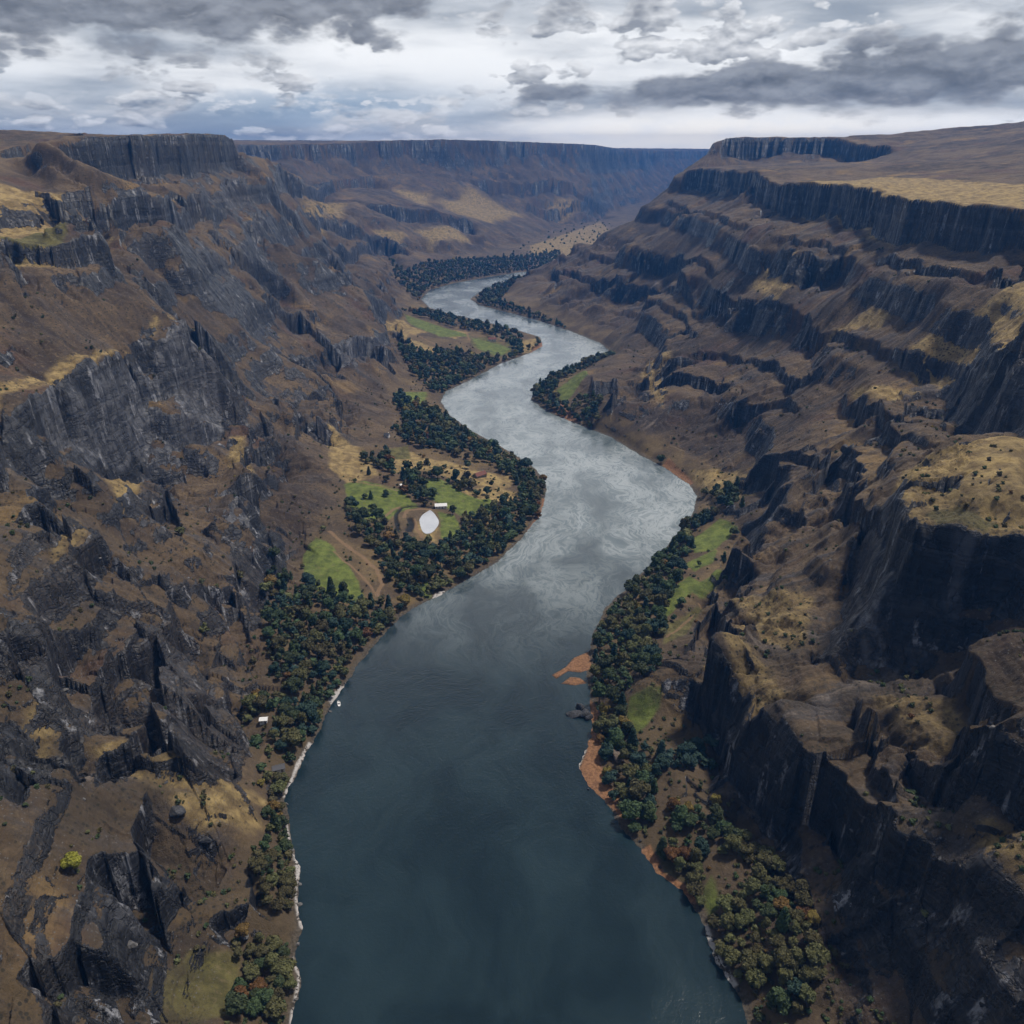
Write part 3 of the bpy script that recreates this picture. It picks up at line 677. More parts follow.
# ------------------------------------------------------------------ node helpers
class NG:
    def __init__(self, tree):
        self.t = tree; self.n = tree.nodes; self.l = tree.links

    def node(self, kind, **kw):
        nd = self.n.new(kind)
        for k, v in kw.items():
            setattr(nd, k, v)
        return nd

    def put(self, sock, v):
        if isinstance(v, bpy.types.NodeSocket):
            self.l.new(v, sock)
        elif v is not None:
            if isinstance(v, (tuple, list)) and len(v) == 3 and sock.type == 'RGBA':
                v = (*v, 1)
            sock.default_value = v

    def math(self, op, a, b=None, c=None, clamp=False):
        nd = self.node('ShaderNodeMath', operation=op, use_clamp=clamp)
        self.put(nd.inputs[0], a)
        if b is not None: self.put(nd.inputs[1], b)
        if c is not None: self.put(nd.inputs[2], c)
        return nd.outputs[0]

    def vmath(self, op, a, b=None):
        nd = self.node('ShaderNodeVectorMath', operation=op)
        self.put(nd.inputs[0], a)
        if b is not None: self.put(nd.inputs[1], b)
        return nd.outputs[0]

    def mix(self, f, a, b, kind='MIX'):
        nd = self.node('ShaderNodeMix', data_type='RGBA', blend_type=kind)
        self.put(nd.inputs[0], f); self.put(nd.inputs[6], a); self.put(nd.inputs[7], b)
        return nd.outputs[2]

    def step(self, x, a, b, lo=0.0, hi=1.0):
        nd = self.node('ShaderNodeMapRange', interpolation_type='SMOOTHSTEP')
        self.put(nd.inputs[0], x); nd.inputs[1].default_value = a; nd.inputs[2].default_value = b
        nd.inputs[3].default_value = lo; nd.inputs[4].default_value = hi
        return nd.outputs[0]

    def noise(self, vec, scale, detail=4, rough=.55, dist=0.0, out=0):
        nd = self.node('ShaderNodeTexNoise')
        self.put(nd.inputs['Vector'], vec); self.put(nd.inputs['Scale'], scale); nd.inputs['Detail'].default_value = detail
        nd.inputs['Roughness'].default_value = rough; nd.inputs['Distortion'].default_value = dist
        return nd.outputs[out]

    def vor(self, vec, scale, feature='F1', out=0, rand=1.0):
        nd = self.node('ShaderNodeTexVoronoi', feature=feature)
        self.put(nd.inputs['Vector'], vec); nd.inputs['Scale'].default_value = scale; nd.inputs['Randomness'].default_value = rand
        return nd.outputs[out]

    def attr(self, name, out=2):
        return self.node('ShaderNodeAttribute', attribute_name=name).outputs[out]

    def bump(self, h, strength, dist, normal=None):
        nd = self.node('ShaderNodeBump'); nd.inputs['Strength'].default_value = strength; nd.inputs['Distance'].default_value = dist
        self.put(nd.inputs['Height'], h)
        if normal is not None: self.put(nd.inputs['Normal'], normal)
        return nd.outputs[0]

    def scalev(self, vec, s):
        return self.vmath('MULTIPLY', vec, s)


def new_mat(name):
    m = bpy.data.materials.new(name); m.use_nodes = True
    m.node_tree.nodes.clear()
    g = NG(m.node_tree)
    bs = g.node('ShaderNodeBsdfPrincipled'); out = g.node('ShaderNodeOutputMaterial')
    g.l.new(bs.outputs[0], out.inputs[0])
    return m, g, bs


# ------------------------------------------------------------------ terrain material
def terrain_material():
    m, g, bs = new_mat('canyon_ground')
    pos = g.node('ShaderNodeNewGeometry').outputs['Position']
    streak = g.attr('streak'); slab = g.attr('slab'); block = g.attr('block')
    n200 = g.noise(pos, .006, 4); n40 = g.noise(pos, .028, 5); n10 = g.noise(pos, .11, 5); n2 = g.noise(pos, .55, 4, .6)
    sep = g.node('ShaderNodeSeparateXYZ'); g.l.new(pos, sep.inputs[0])
    # rock: slate in slabs of their own tone, thin level strata, upright joints and pale wash-downs
    zw = g.math('ADD', g.math('MULTIPLY', sep.outputs[2], 1.0), g.math('MULTIPLY', n40, 13.0))
    cz = g.node('ShaderNodeCombineXYZ'); g.put(cz.inputs[2], zw)
    strata = g.noise(cz.outputs[0], .45, 5, .7)
    joints = g.noise(g.scalev(pos, (1, 1, .16)), .30, 5, .62)
    pw = g.vmath('ADD', g.scalev(pos, (1, 1, .30)), g.vmath('MULTIPLY', g.noise(pos, .12, 4, .65, 0, 1), (16, 16, 9)))
    blk = g.vor(pw, .115, 'F1', 1); blk2 = g.vor(pw, .33, 'F1', 1)
    bsep = g.node('ShaderNodeSeparateColor'); g.l.new(blk, bsep.inputs[0]); bsep2 = g.node('ShaderNodeSeparateColor'); g.l.new(blk2, bsep2.inputs[0])
    seam = g.vor(pw, .115, 'DISTANCE_TO_EDGE'); seam2 = g.vor(pw, .33, 'DISTANCE_TO_EDGE')
    tone = g.math('ADD', g.math('MULTIPLY', slab, .34), g.math('ADD', g.math('MULTIPLY', bsep.outputs[0], .30), g.math('ADD', g.math('MULTIPLY', bsep2.outputs[0], .16), g.math('ADD', g.math('MULTIPLY', n10, .40), g.math('MULTIPLY', g.attr('light'), .45)))))
    rockc = g.mix(g.step(tone, .30, .95), (.0055, .006, .0078), (.040, .042, .050))
    beds = g.noise(cz.outputs[0], .085, 4, .62)
    rockc = g.mix(g.step(beds, .50, .56, 0, .62), rockc, (.008, .0085, .0105))
    rockc = g.mix(g.step(beds, .44, .38, 0, .38), rockc, (.074, .073, .078))
    rockc = g.mix(g.step(strata, .50, .58, 0, .70), rockc, (.010, .011, .014))
    rockc = g.mix(g.step(strata, .43, .36, 0, .35), rockc, (.080, .081, .090))
    rockc = g.mix(g.step(joints, .60, .72, 0, .28), rockc, (.12, .12, .132))
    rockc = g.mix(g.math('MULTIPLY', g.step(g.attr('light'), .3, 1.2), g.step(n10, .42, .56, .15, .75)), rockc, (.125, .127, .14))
    rockc = g.mix(g.math('MULTIPLY', g.step(g.noise(g.scalev(pos, (1, 1, .12)), .10, 4, .65), .56, .66, 0, .85), g.step(bsep2.outputs[1], .3, .6)), rockc, (.25, .255, .28))
    rockc = g.mix(g.math('MULTIPLY', g.step(n200, .48, .62), g.step(n2, .40, .7, 0, .75)), rockc, (.075, .055, .038))
    rockc = g.mix(g.math('MULTIPLY', g.step(seam, .035, .008), .35), rockc, (.006, .006, .008))
    rockc = g.mix(g.math('MULTIPLY', g.math('SUBTRACT', 1.0, g.attr('crack')), .7), rockc, (.010, .010, .012))
    # scree and turf: brown moor grass, rust bracken, dull gold, grey stone streaks down the fall line
    t = g.math('ADD', g.math('MULTIPLY', n200, 1.1), g.math('MULTIPLY', n40, .7))
    soil = g.mix(g.step(t, .70, 1.10), (.044, .031, .022), (.130, .090, .051))
    soil = g.mix(g.step(g.noise(pos, .011, 4), .55, .70, 0, .8), soil, (.084, .046, .031))
    soil = g.mix(g.step(g.noise(g.vmath('ADD', pos, (311, 77, 0)), .013, 4), .56, .72, 0, .85), soil, (.215, .140, .056))
    sn = g.math('ADD', g.math('MULTIPLY', streak, 1.0), g.math('MULTIPLY', g.math('SUBTRACT', n10, .5), 1.2))
    notflat = g.math('MULTIPLY', g.math('SUBTRACT', 1.0, g.attr('plateau')), g.math('SUBTRACT', 1.0, g.attr('floor')))
    screeF = g.math('MULTIPLY', g.step(sn, -.10, .75), g.math('MULTIPLY', notflat, g.step(n200, .38, .60, .25, .95)))
    soil = g.mix(screeF, soil, (.058, .053, .054))
    soil = g.mix(g.math('MULTIPLY', g.step(sn, -.5, -1.1, 0, .7), notflat), soil, (.030, .024, .021))
    soil = g.mix(g.math('MULTIPLY', g.step(sn, .8, 1.5, 0, .8), notflat), soil, (.20, .165, .14))
    flatc = g.mix(g.step(n40, .40, .62), (.085, .060, .036), (.150, .105, .050))
    soil = g.mix(g.attr('floor'), soil, flatc)
    soil = g.mix(g.math('MULTIPLY', g.attr('gold'), .92), soil, g.mix(g.step(n10, .38, .62), (.18, .125, .052), (.35, .255, .105)))
    olv = g.mix(g.step(n10, .4, .6), (.070, .064, .020), (.125, .112, .036))
    soil = g.mix(g.attr('olive'), soil, olv)
    grn = g.mix(g.step(n10, .36, .64), (.075, .100, .020), (.140, .175, .034))
    grn = g.mix(g.step(n2, .62, .8, 0, .5), grn, (.15, .13, .055))
    soil = g.mix(g.attr('green'), soil, grn)
    n4 = g.noise(pos, .24, 5, .65)
    soil = g.mix(g.step(n4, .52, .70, 0, .50), soil, (.030, .024, .016))
    soil = g.mix(g.step(n4, .46, .32, 0, .35), soil, (.21, .155, .09))
    soil = g.mix(g.step(n2, .56, .78, 0, .45), soil, (.028, .023, .014))
    soil = g.mix(g.math('MULTIPLY', g.attr('track'), .85), soil, (.21, .135, .078))
    soil = g.mix(g.math('MULTIPLY', g.attr('ditch'), .95), soil, (.010, .012, .013))
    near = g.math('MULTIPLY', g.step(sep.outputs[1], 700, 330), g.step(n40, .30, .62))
    soil = g.mix(g.math('MULTIPLY', near, .72), soil, (.040, .030, .019))  # darkening of the view's lower edge, put into the soil colour
    terr = g.noise(cz.outputs[0], .85, 3, .6)
    soil = g.mix(g.math('MULTIPLY', notflat, g.step(terr, .50, .62, 0, .40)), soil, (.030, .022, .015))
    # dark tussocks and heather clumps
    spots = g.step(g.vor(pos, .30), .34, .22)
    soil = g.mix(g.math('MULTIPLY', spots, g.math('MULTIPLY', notflat, g.step(n40, .43, .56, 0, .8))), soil, (.020, .019, .013))
    stones = g.math('MULTIPLY', g.step(g.vor(g.vmath('ADD', pos, (3, 8, 0)), .42), .20, .12), g.math('MULTIPLY', notflat, g.step(n40, .58, .44, 0, .9)))
    soil = g.mix(stones, soil, g.mix(n2, (.05, .05, .055), (.17, .165, .16)))
    rf = g.math('ADD', g.attr('rock'), g.math('ADD', g.math('MULTIPLY', g.math('SUBTRACT', n10, .5), .9), g.math('MULTIPLY', g.math('SUBTRACT', n2, .5), .5)))
    rockF = g.step(rf, .42, .56)
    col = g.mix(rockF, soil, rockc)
    # shore
    bankc = g.mix(g.step(n2, .35, .65), (.030, .026, .020), (.095, .082, .066))
    col = g.mix(g.math('MULTIPLY', g.attr('bank'), .9), col, bankc)
    col = g.mix(g.attr('shore'), col, g.mix(g.step(n2, .3, .7), (.13, .065, .032), (.27, .14, .07)))
    col = g.mix(g.math('MULTIPLY', g.attr('pale'), g.step(g.math('ADD', g.math('MULTIPLY', n2, .5), g.math('MULTIPLY', n10, .5)), .44, .50)), col, g.mix(n2, (.32, .30, .29), (.50, .48, .47)))
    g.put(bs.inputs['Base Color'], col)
    g.put(bs.inputs['Roughness'], g.mix(rockF, (.95, .95, .95), g.mix(g.step(joints, .45, .65), (.46, .46, .46), (.78, .78, .78))))
    bs.inputs['Specular IOR Level'].default_value = .35
    hrock = g.math('ADD', g.math('MULTIPLY', strata, .8), g.math('ADD', g.math('ADD', g.math('MULTIPLY', joints, .5), g.math('MULTIPLY', beds, 2.2)), g.math('ADD', g.math('MULTIPLY', bsep.outputs[2], 1.6), g.math('MULTIPLY', g.step(seam, .0, .12), .5))))
    hsoil = g.math('ADD', g.math('MULTIPLY', n2, .5), g.math('MULTIPLY', g.noise(pos, 1.6, 3, .65), .45))
    h = g.node('ShaderNodeMix', data_type='FLOAT'); g.put(h.inputs[0], rockF); g.put(h.inputs[2], hsoil); g.put(h.inputs[3], hrock)
    g.put(bs.inputs['Normal'], g.bump(h.outputs[0], .8, 1.5))
    return m


terrain_me.materials.append(terrain_material())


# ------------------------------------------------------------------ river
def water_material():
    m, g, bs = new_mat('river_water')
    pos = g.node('ShaderNodeNewGeometry').outputs['Position']
    sep = g.node('ShaderNodeSeparateXYZ'); g.l.new(pos, sep.inputs[0])
    warp = g.node('ShaderNodeTexNoise'); g.put(warp.inputs['Vector'], pos); warp.inputs['Scale'].default_value = .011; warp.inputs['Detail'].default_value = 3
    wv = g.vmath('MULTIPLY', g.vmath('SUBTRACT', warp.outputs[1], (.5, .5, .5)), (95, 95, 0))
    p2 = g.vmath('ADD', pos, wv)
    big = g.noise(g.scalev(p2, (1, .55, 1)), .016, 5, .58)
    fil = g.noise(g.scalev(p2, (1.6, .7, 1)), .085, 6, .64, .5)
    ridge = g.math('ABSOLUTE', g.math('SUBTRACT', fil, .5))
    fine = g.noise(pos, .55, 4, .6); rip = g.noise(g.scalev(pos, (1, .7, 1)), 1.6, 3, .6)
    bright_reach = g.math('MULTIPLY', g.step(sep.outputs[1], 500, 860), g.step(sep.outputs[1], 2300, 1500, .7, 1))
    silt_glare = g.math('MULTIPLY', g.step(ridge, .11, .0, 0, 1), bright_reach)
    patch = g.math('MULTIPLY', g.step(big, .46, .66), bright_reach)
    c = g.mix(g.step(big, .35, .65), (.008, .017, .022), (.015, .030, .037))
    c = g.mix(g.math('MULTIPLY', bright_reach, g.step(big, .25, .55, .25, .75)), c, (.135, .172, .186))  # middle reach paled: mirrored sky and silt put into the colour
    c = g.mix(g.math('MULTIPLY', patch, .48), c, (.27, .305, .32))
    c = g.mix(g.math('MULTIPLY', silt_glare, g.step(big, .35, .6, .06, .48)), c, (.40, .43, .44))  # glare swirls mixed with pale silt, painted
    g.put(bs.inputs['Base Color'], c)
    g.put(bs.inputs['Roughness'], g.math('ADD', .08, g.math('MULTIPLY', g.step(big, .35, .65), .12)))
    bs.inputs['IOR'].default_value = 1.36
    h = g.math('ADD', g.math('MULTIPLY', fine, .55), g.math('ADD', g.math('MULTIPLY', rip, .16), g.math('MULTIPLY', fil, .9)))
    g.put(bs.inputs['Normal'], g.bump(h, .30, 1.0))
    return m


nw = 60
wx_ = np.linspace(-1500, 3200, nw); wy_ = np.geomspace(1, 4600, nw) - 801 + 100
gxw, gyw = np.meshgrid(wx_, np.linspace(-700, 3900, nw))
co = np.stack([gxw.ravel(), gyw.ravel(), np.zeros(nw * nw)], 1)
q = (np.arange(nw - 1)[:, None] * nw + np.arange(nw - 1)[None, :]).ravel()
river_me = mesh_np('river', co, np.stack([q, q + 1, q + 1 + nw, q + nw], 1))
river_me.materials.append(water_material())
river = bpy.data.objects.new('river', river_me); COL.objects.link(river)
river['kind'] = 'structure'

# ------------------------------------------------------------------ sky, sun, haze
SUN_EL, SUN_AZ = math.radians(63), math.radians(60)       # azimuth from straight ahead, to the right
world = bpy.data.worlds.new('World'); scene.world = world; world.use_nodes = True
world.node_tree.nodes.clear()
g = NG(world.node_tree)
wout = g.node('ShaderNodeOutputWorld')
sky = g.node('ShaderNodeTexSky', sky_type='NISHITA', sun_disc=False); sky.sun_elevation = SUN_EL; sky.sun_rotation = SUN_AZ
bgs = g.node('ShaderNodeBackground'); g.l.new(sky.outputs[0], bgs.inputs[0]); bgs.inputs[1].default_value = .05
D = g.vmath('NORMALIZE', g.node('ShaderNodeTexCoord').outputs['Generated'])
sp = g.node('ShaderNodeSeparateXYZ'); g.l.new(D, sp.inputs[0])
dx_, dy_, dz_ = sp.outputs
azn = g.math('ARCTAN2', dx_, dy_)                           # radians, 0 straight ahead
el = g.math('ARCSINE', dz_)
elp = g.math('MAXIMUM', dz_, 0.0)
# cloud pattern by bearing and height, flattened as clouds are near the horizon
cp = g.node('ShaderNodeCombineXYZ'); g.put(cp.inputs[0], g.math('MULTIPLY', azn, 9.0)); g.put(cp.inputs[1], g.math('MULTIPLY', g.math('POWER', g.math('MAXIMUM', el, 0.0), .85), 17.0))
wobble = g.vmath('MULTIPLY', g.vmath('SUBTRACT', g.noise(cp.outputs[0], 1.3, 3, .5, 0, 1), (.5, .5, .5)), (.26, .16, 0))
P0 = g.vmath('ADD', cp.outputs[0], wobble)

def blob(a0, e0, sa, se):
    """a soft patch of sky round an azimuth and a height, in degrees"""
    a = g.math('DIVIDE', g.math('SUBTRACT', azn, math.radians(a0)), math.radians(sa))
    e = g.math('DIVIDE', g.math('SUBTRACT', el, math.radians(e0)), math.radians(se))
    r2 = g.math('ADD', g.math('MULTIPLY', a, a), g.math('MULTIPLY', e, e))
    return g.math('POWER', 2.718, g.math('MULTIPLY', r2, -1.0))


def cloud_height(off):
    v = g.vmath('ADD', P0, off)
    f = g.noise(v, .95, 7, .55)
    vo = g.node('ShaderNodeTexVoronoi', feature='F1'); g.put(vo.inputs['Vector'], v); vo.inputs['Scale'].default_value = 2.1
    vo.inputs['Detail'].default_value = 3; vo.inputs['Roughness'].default_value = .5
    return g.math('ADD', g.math('MULTIPLY', f, .85), g.math('MULTIPLY', g.math('SUBTRACT', .75, vo.outputs[0]), .40)), f


ha, na = cloud_height((0, 0, 0)); hb, _ = cloud_height((.03, .16, 0))
relief = g.math('SUBTRACT', ha, hb)                          # sunward side of each billow
puff = g.noise(g.vmath('ADD', P0, (7, 3, 0)), 2.2, 7, .6)
def total(blobs):
    t = 0.0
    for a0, e0, sa, se, w in blobs:
        t = g.math('ADD', t, g.math('MULTIPLY', blob(a0, e0, sa, se), w))
    return t


lit = g.math('ADD', .46, g.math('MULTIPLY', relief, 3.6), clamp=True)
# the high pale sheet
sheet = g.noise(g.vmath('ADD', g.scalev(P0, (.7, 1.5, 1)), (13, 5, 0)), .8, 6, .52)
sheet_t = g.math('ADD', sheet, total([(-4, 4.6, 10, 1.7, .22), (-24, 4.4, 15, 1.2, .16), (14, 1.0, 15, 1.0, .45), (8, 6, 8, 1.6, .10), (-10, 1.4, 20, .8, -.14)]))
cl = g.mix(g.step(sheet_t, .30, .74), (.27, .31, .37), (.86, .87, .885))
# heaped grey and white clouds
heapm = g.step(g.math('ADD', ha, total([(2, 3.0, 18, 1.6, .10), (12, 6.4, 13, 2.4, .12), (-22, 2.4, 14, .8, .05), (-6, 5.0, 7, 1.2, -.10), (15, .9, 13, .9, -.30), (10, 5.5, 14, 2.0, .06)])), .40, .48)
heapc = g.mix(lit, (.19, .21, .25), (.80, .805, .82))
heapc = g.mix(g.step(puff, .35, .65, .28, 0), heapc, (.34, .36, .40))
cl = g.mix(g.math('MULTIPLY', heapm, .88), cl, heapc)
# heavy dark cloud, top left and in a bar over the right rim
darkm = g.step(g.math('ADD', g.math('MULTIPLY', ha, .75), total([(-27, 9.3, 20, 4.4, .62), (-12, 9.0, 9, 1.9, .24), (18, 3.4, 14, 1.5, .46), (5, 3.2, 7, .8, .20), (32, 5.6, 12, 2.4, .40), (5, 8.4, 6, 1.3, .20), (22, 8.6, 10, 1.0, .14)])), .41, .62)
darkc = g.mix(g.math('ADD', g.math('MULTIPLY', lit, .55), g.math('MULTIPLY', g.step(puff, .3, .7), .45)), (.085, .095, .12), (.27, .29, .33))
cl = g.mix(g.math('MULTIPLY', darkm, .93), cl, darkc)
# gaps of blue low over the left of the canyon, small white heaps in front of them
gap = g.math('ADD', g.math('MULTIPLY', blob(-11, 2.3, 9, 1.3), 1.0), g.math('MULTIPLY', blob(-34, 3.0, 9, 1.2), .35))
gapm = g.math('MULTIPLY', gap, g.step(g.math('SUBTRACT', na, g.math('MULTIPLY', puff, .25)), .46, .34))
cl = g.mix(g.math('MULTIPLY', total([(13, .6, 17, 1.15, .9)]), g.step(puff, .25, .6, .45, 1)), cl, (1.2, 1.10, .94))
cl = g.mix(g.math('MULTIPLY', gapm, .80), cl, (.20, .31, .45))
heap = g.noise(g.scalev(D, (26, 26, 70)), 1.0, 6, .6)
cl = g.mix(g.math('MULTIPLY', g.step(heap, .55, .63, 0, .9), g.math('MULTIPLY', g.step(el, .028, .040), blob(-12, 2.4, 11, .9))), cl, (.80, .81, .83))
# out of view, added for the light: bright break ahead, dark cloud overhead and behind
cl = g.mix(1.0, cl, g.step(el, .004, .045, 1.45, 1.0), 'MULTIPLY')
up = g.step(el, math.radians(8.5), math.radians(12))
ahead = g.step(dy_, .1, .8)
over = g.mix(g.math('MULTIPLY', g.step(el, math.radians(46), math.radians(24)), ahead), g.mix(na, (.11, .12, .14), (.22, .235, .26)), g.mix(na, (1.0, 1.04, 1.08), (1.55, 1.56, 1.55)))
cl = g.mix(up, cl, over)
cl = g.mix(g.step(dy_, .25, -.35), cl, g.mix(na, (.13, .145, .17), (.30, .32, .35)))
bgc = g.node('ShaderNodeBackground'); g.put(bgc.inputs[0], cl); bgc.inputs[1].default_value = 1.0
add = g.node('ShaderNodeMixShader'); add.inputs[0].default_value = .94          # the overcast lets little of the clear sky through
g.l.new(bgs.outputs[0], add.inputs[1]); g.l.new(bgc.outputs[0], add.inputs[2])
g.l.new(add.outputs[0], wout.inputs[0])

sun_d = bpy.data.lights.new('sun', 'SUN'); sun_d.energy = 3.2; sun_d.angle = math.radians(6); sun_d.color = (1, .92, .82)
sun = bpy.data.objects.new('sun', sun_d); COL.objects.link(sun)
sv = Vector((math.sin(SUN_AZ) * math.cos(SUN_EL), math.cos(SUN_AZ) * math.cos(SUN_EL), math.sin(SUN_EL)))
sun.rotation_euler = sv.to_track_quat('Z', 'Y').to_euler()

if not os.environ.get('NOHAZE'):
    hx, hy0, hy1, hz0, hz1 = 9750, -800, 9750, -9, 510
    hv = [(x, y, z) for z in (hz0, hz1) for y in (hy0, hy1) for x in (-hx, hx)]
    hf = [(0, 2, 3, 1), (4, 5, 7, 6), (0, 1, 5, 4), (2, 6, 7, 3), (0, 4, 6, 2), (1, 3, 7, 5)]
    hme = bpy.data.meshes.new('haze'); hme.from_pydata(hv, [], hf)
    hm = bpy.data.materials.new('haze_air'); hm.use_nodes = True; hm.node_tree.nodes.clear()
    g = NG(hm.node_tree); ho = g.node('ShaderNodeOutputMaterial'); pv = g.node('ShaderNodeVolumePrincipled')
    pv.inputs['Color'].default_value = (.045, .20, .58, 1); pv.inputs['Density'].default_value = 1.2e-4; pv.inputs['Anisotropy'].default_value = .2
    pv.inputs['Density Attribute'].default_value = ''; pv.inputs['Temperature Attribute'].default_value = ''
    g.l.new(pv.outputs[0], ho.inputs['Volume'])
    hme.materials.append(hm)
    haze = bpy.data.objects.new('haze', hme); COL.objects.link(haze); haze['kind'] = 'stuff'

scene.view_settings.view_transform = 'Standard'; scene.view_settings.look = 'None'; scene.view_settings.exposure = 0.35; scene.view_settings.gamma = 1.0
scene.view_settings.use_curve_mapping = False
scene.cycles.use_adaptive_sampling = True; scene.cycles.adaptive_threshold = 0.03
scene.cycles.max_bounces = 3; scene.cycles.diffuse_bounces = 1; scene.cycles.glossy_bounces = 2; scene.cycles.volume_bounces = 0
# ------------------------------------------------------------------ things
def tag(o, label=None, cat=None, group=None, kind=None):
    if label: o['label'] = label
    if cat: o['category'] = cat
    if group: o['group'] = group
    if kind: o['kind'] = kind
    return o


def empty(name, loc, rz=0.0):
    o = bpy.data.objects.new(name, None); COL.objects.link(o)
    o.location = loc; o.rotation_euler = (0, 0, rz); o.empty_display_size = 1.0
    return o


def add_obj(name, me, parent=None, loc=None, rz=0.0, mat=None):
    o = bpy.data.objects.new(name, me); COL.objects.link(o)
    if mat is not None and len(me.materials) == 0:
        me.materials.append(mat)
    if parent is not None: o.parent = parent
    if loc is not None: o.location = loc; o.rotation_euler = (0, 0, rz)
    return o


def quad_sphere(n):
    """a cube of n x n quads a side, blown up to a ball"""
    co, qs = [], []
    t = np.tan(np.linspace(-1, 1, n + 1) * math.pi / 4)
    for ax in range(3):
        for sg in (-1, 1):
            u, v = np.meshgrid(t, t, indexing='ij')
            p = np.empty((n + 1, n + 1, 3)); p[..., ax] = sg; p[..., (ax + 1) % 3] = u * sg; p[..., (ax + 2) % 3] = v
            o = sum(len(c) for c in co); co.append(p.reshape(-1, 3))
            k = (np.arange(n)[:, None] * (n + 1) + np.arange(n)[None, :]).ravel() + o
            qs.append(np.stack([k, k + n + 1, k + n + 2, k + 1], 1))
    co = np.concatenate(co); co /= np.linalg.norm(co, axis=1, keepdims=True)
    return co, np.concatenate(qs)


QS3 = quad_sphere(3); QS6 = quad_sphere(6)


def lumps(p, seed, s, a):
    """push points of a shape in and out by a smooth irregular amount"""
    n = perlin(p[:, 0] * s + p[:, 2] * s * .7, p[:, 1] * s - p[:, 2] * s * .6, seed) + .5 * perlin(p[:, 0] * s * 2.3 - p[:, 2] * s, p[:, 1] * s * 2.1 + p[:, 2] * s * 1.3, seed + 1)
    return 1 + a * n[:, None]


def crown_arrays(g, rad, high, low, nl, nleaf, leaf, conifer=False):
    """lobes of foliage: solid hearts with many small leaf clumps standing off them"""
    co, qs = [], []; off = 0
    lobes = []
    if conifer:
        for k in range(6):
            f = k / 6.0
            lobes.append((np.array([0, 0, low + (high - low) * (f + .07)]), np.array([rad * (1 - f * .82), rad * (1 - f * .82), (high - low) * .15])))
    else:
        lobes.append((np.array([0, 0, (high + low) / 2]), np.array([rad * .68, rad * .68, (high - low) * .42])))
        for k in range(nl):
            a = k * 2.39996 + g.uniform(-.4, .4); zz = g.uniform(.18, .86)
            rr = rad * (.62 if zz < .6 else .40) * g.uniform(.8, 1.15)
            lobes.append((np.array([rr * math.cos(a), rr * math.sin(a), low + (high - low) * zz]), np.array([rad, rad, rad * .85]) * g.uniform(.32, .50)))
    for c, r in lobes:
        p = QS3[0] * r * .90
        p = p * lumps(p, int(g.integers(0, 200)), .7, .22) + c
        co.append(p); qs.append(QS3[1] + off); off += len(p)
    per = nleaf // len(lobes)
    for c, r in lobes:
        d = g.standard_normal((per, 3)); d /= np.linalg.norm(d, axis=1, keepdims=True)
        d[:, 2] = np.where(d[:, 2] < -.35, -d[:, 2], d[:, 2])
        p = c + d * r * g.uniform(.90, 1.16, (per, 1))
        n = d + g.standard_normal((per, 3)) * .55; n /= np.linalg.norm(n, axis=1, keepdims=True)
        t = np.cross(n, g.standard_normal((per, 3))); t /= np.linalg.norm(t, axis=1, keepdims=True) + 1e-9
        b_ = np.cross(n, t); s = leaf * g.uniform(.55, 1.25, (per, 1))
        quad = np.stack([p - t * s - b_ * s * .7, p + t * s - b_ * s * .7, p + t * s * .8 + b_ * s * .7 + n * s * .3, p - t * s * .8 + b_ * s * .7 + n * s * .3], 1)
        co.append(quad.reshape(-1, 3)); qs.append(np.arange(per * 4).reshape(-1, 4) + off); off += per * 4
    return np.concatenate(co), np.concatenate(qs)


def tube(p0, p1, r0, r1, n=7):
    p0 = np.array(p0, float); p1 = np.array(p1, float); d = p1 - p0; d /= np.linalg.norm(d)
    u = np.cross(d, [0, .2, 1] if abs(d[2]) < .9 else [1, 0, 0]); u /= np.linalg.norm(u); v = np.cross(d, u)
    a = np.linspace(0, 2 * math.pi, n, endpoint=False)
    ring = np.cos(a)[:, None] * u + np.sin(a)[:, None] * v
    co = np.concatenate([p0 + ring * r0, p1 + ring * r1])
    k = np.arange(n); q_ = np.stack([k, (k + 1) % n, (k + 1) % n + n, k + n], 1)
    return co, q_


def join_arrays(parts):
    co, qs, o = [], [], 0
    for c, q_ in parts:
        co.append(c); qs.append(q_ + o); o += len(c)
    return np.concatenate(co), np.concatenate(qs)


def foliage_mat(name, dark, light, rough=.8):
    m, g, bs = new_mat(name)
    geo = g.node('ShaderNodeNewGeometry'); oi = g.node('ShaderNodeObjectInfo')
    f = g.math('FRACT', g.math('ADD', oi.outputs['Random'], g.attr('tint')))
    leaf = geo.outputs['Random Per Island']
    k = g.math('ADD', g.math('MULTIPLY', f, .55), g.math('MULTIPLY', leaf, .45))
    c = g.mix(k, dark, light)
    hue = g.node('ShaderNodeHueSaturation'); g.put(hue.inputs['Hue'], g.math('ADD', .465, g.math('MULTIPLY', f, .075)))
    hue.inputs['Saturation'].default_value = .95; g.put(hue.inputs['Color'], c)
    g.put(bs.inputs['Base Color'], hue.outputs[0]); bs.inputs['Roughness'].default_value = rough
    bs.inputs['Specular IOR Level'].default_value = .2
    return m


def plain_mat(name, c, rough=.7, bump=0.0, scale=3.0, var=.25, spec=.4):
    m, g, bs = new_mat(name)
    pos = g.node('ShaderNodeTexCoord').outputs['Object']
    n = g.noise(pos, scale, 4, .6)
    g.put(bs.inputs['Base Color'], g.mix(n, tuple(x * (1 - var) for x in c), tuple(min(1, x * (1 + var)) for x in c)))
    bs.inputs['Roughness'].default_value = rough; bs.inputs['Specular IOR Level'].default_value = spec
    if bump:
        g.put(bs.inputs['Normal'], g.bump(n, .6, bump))
    return m


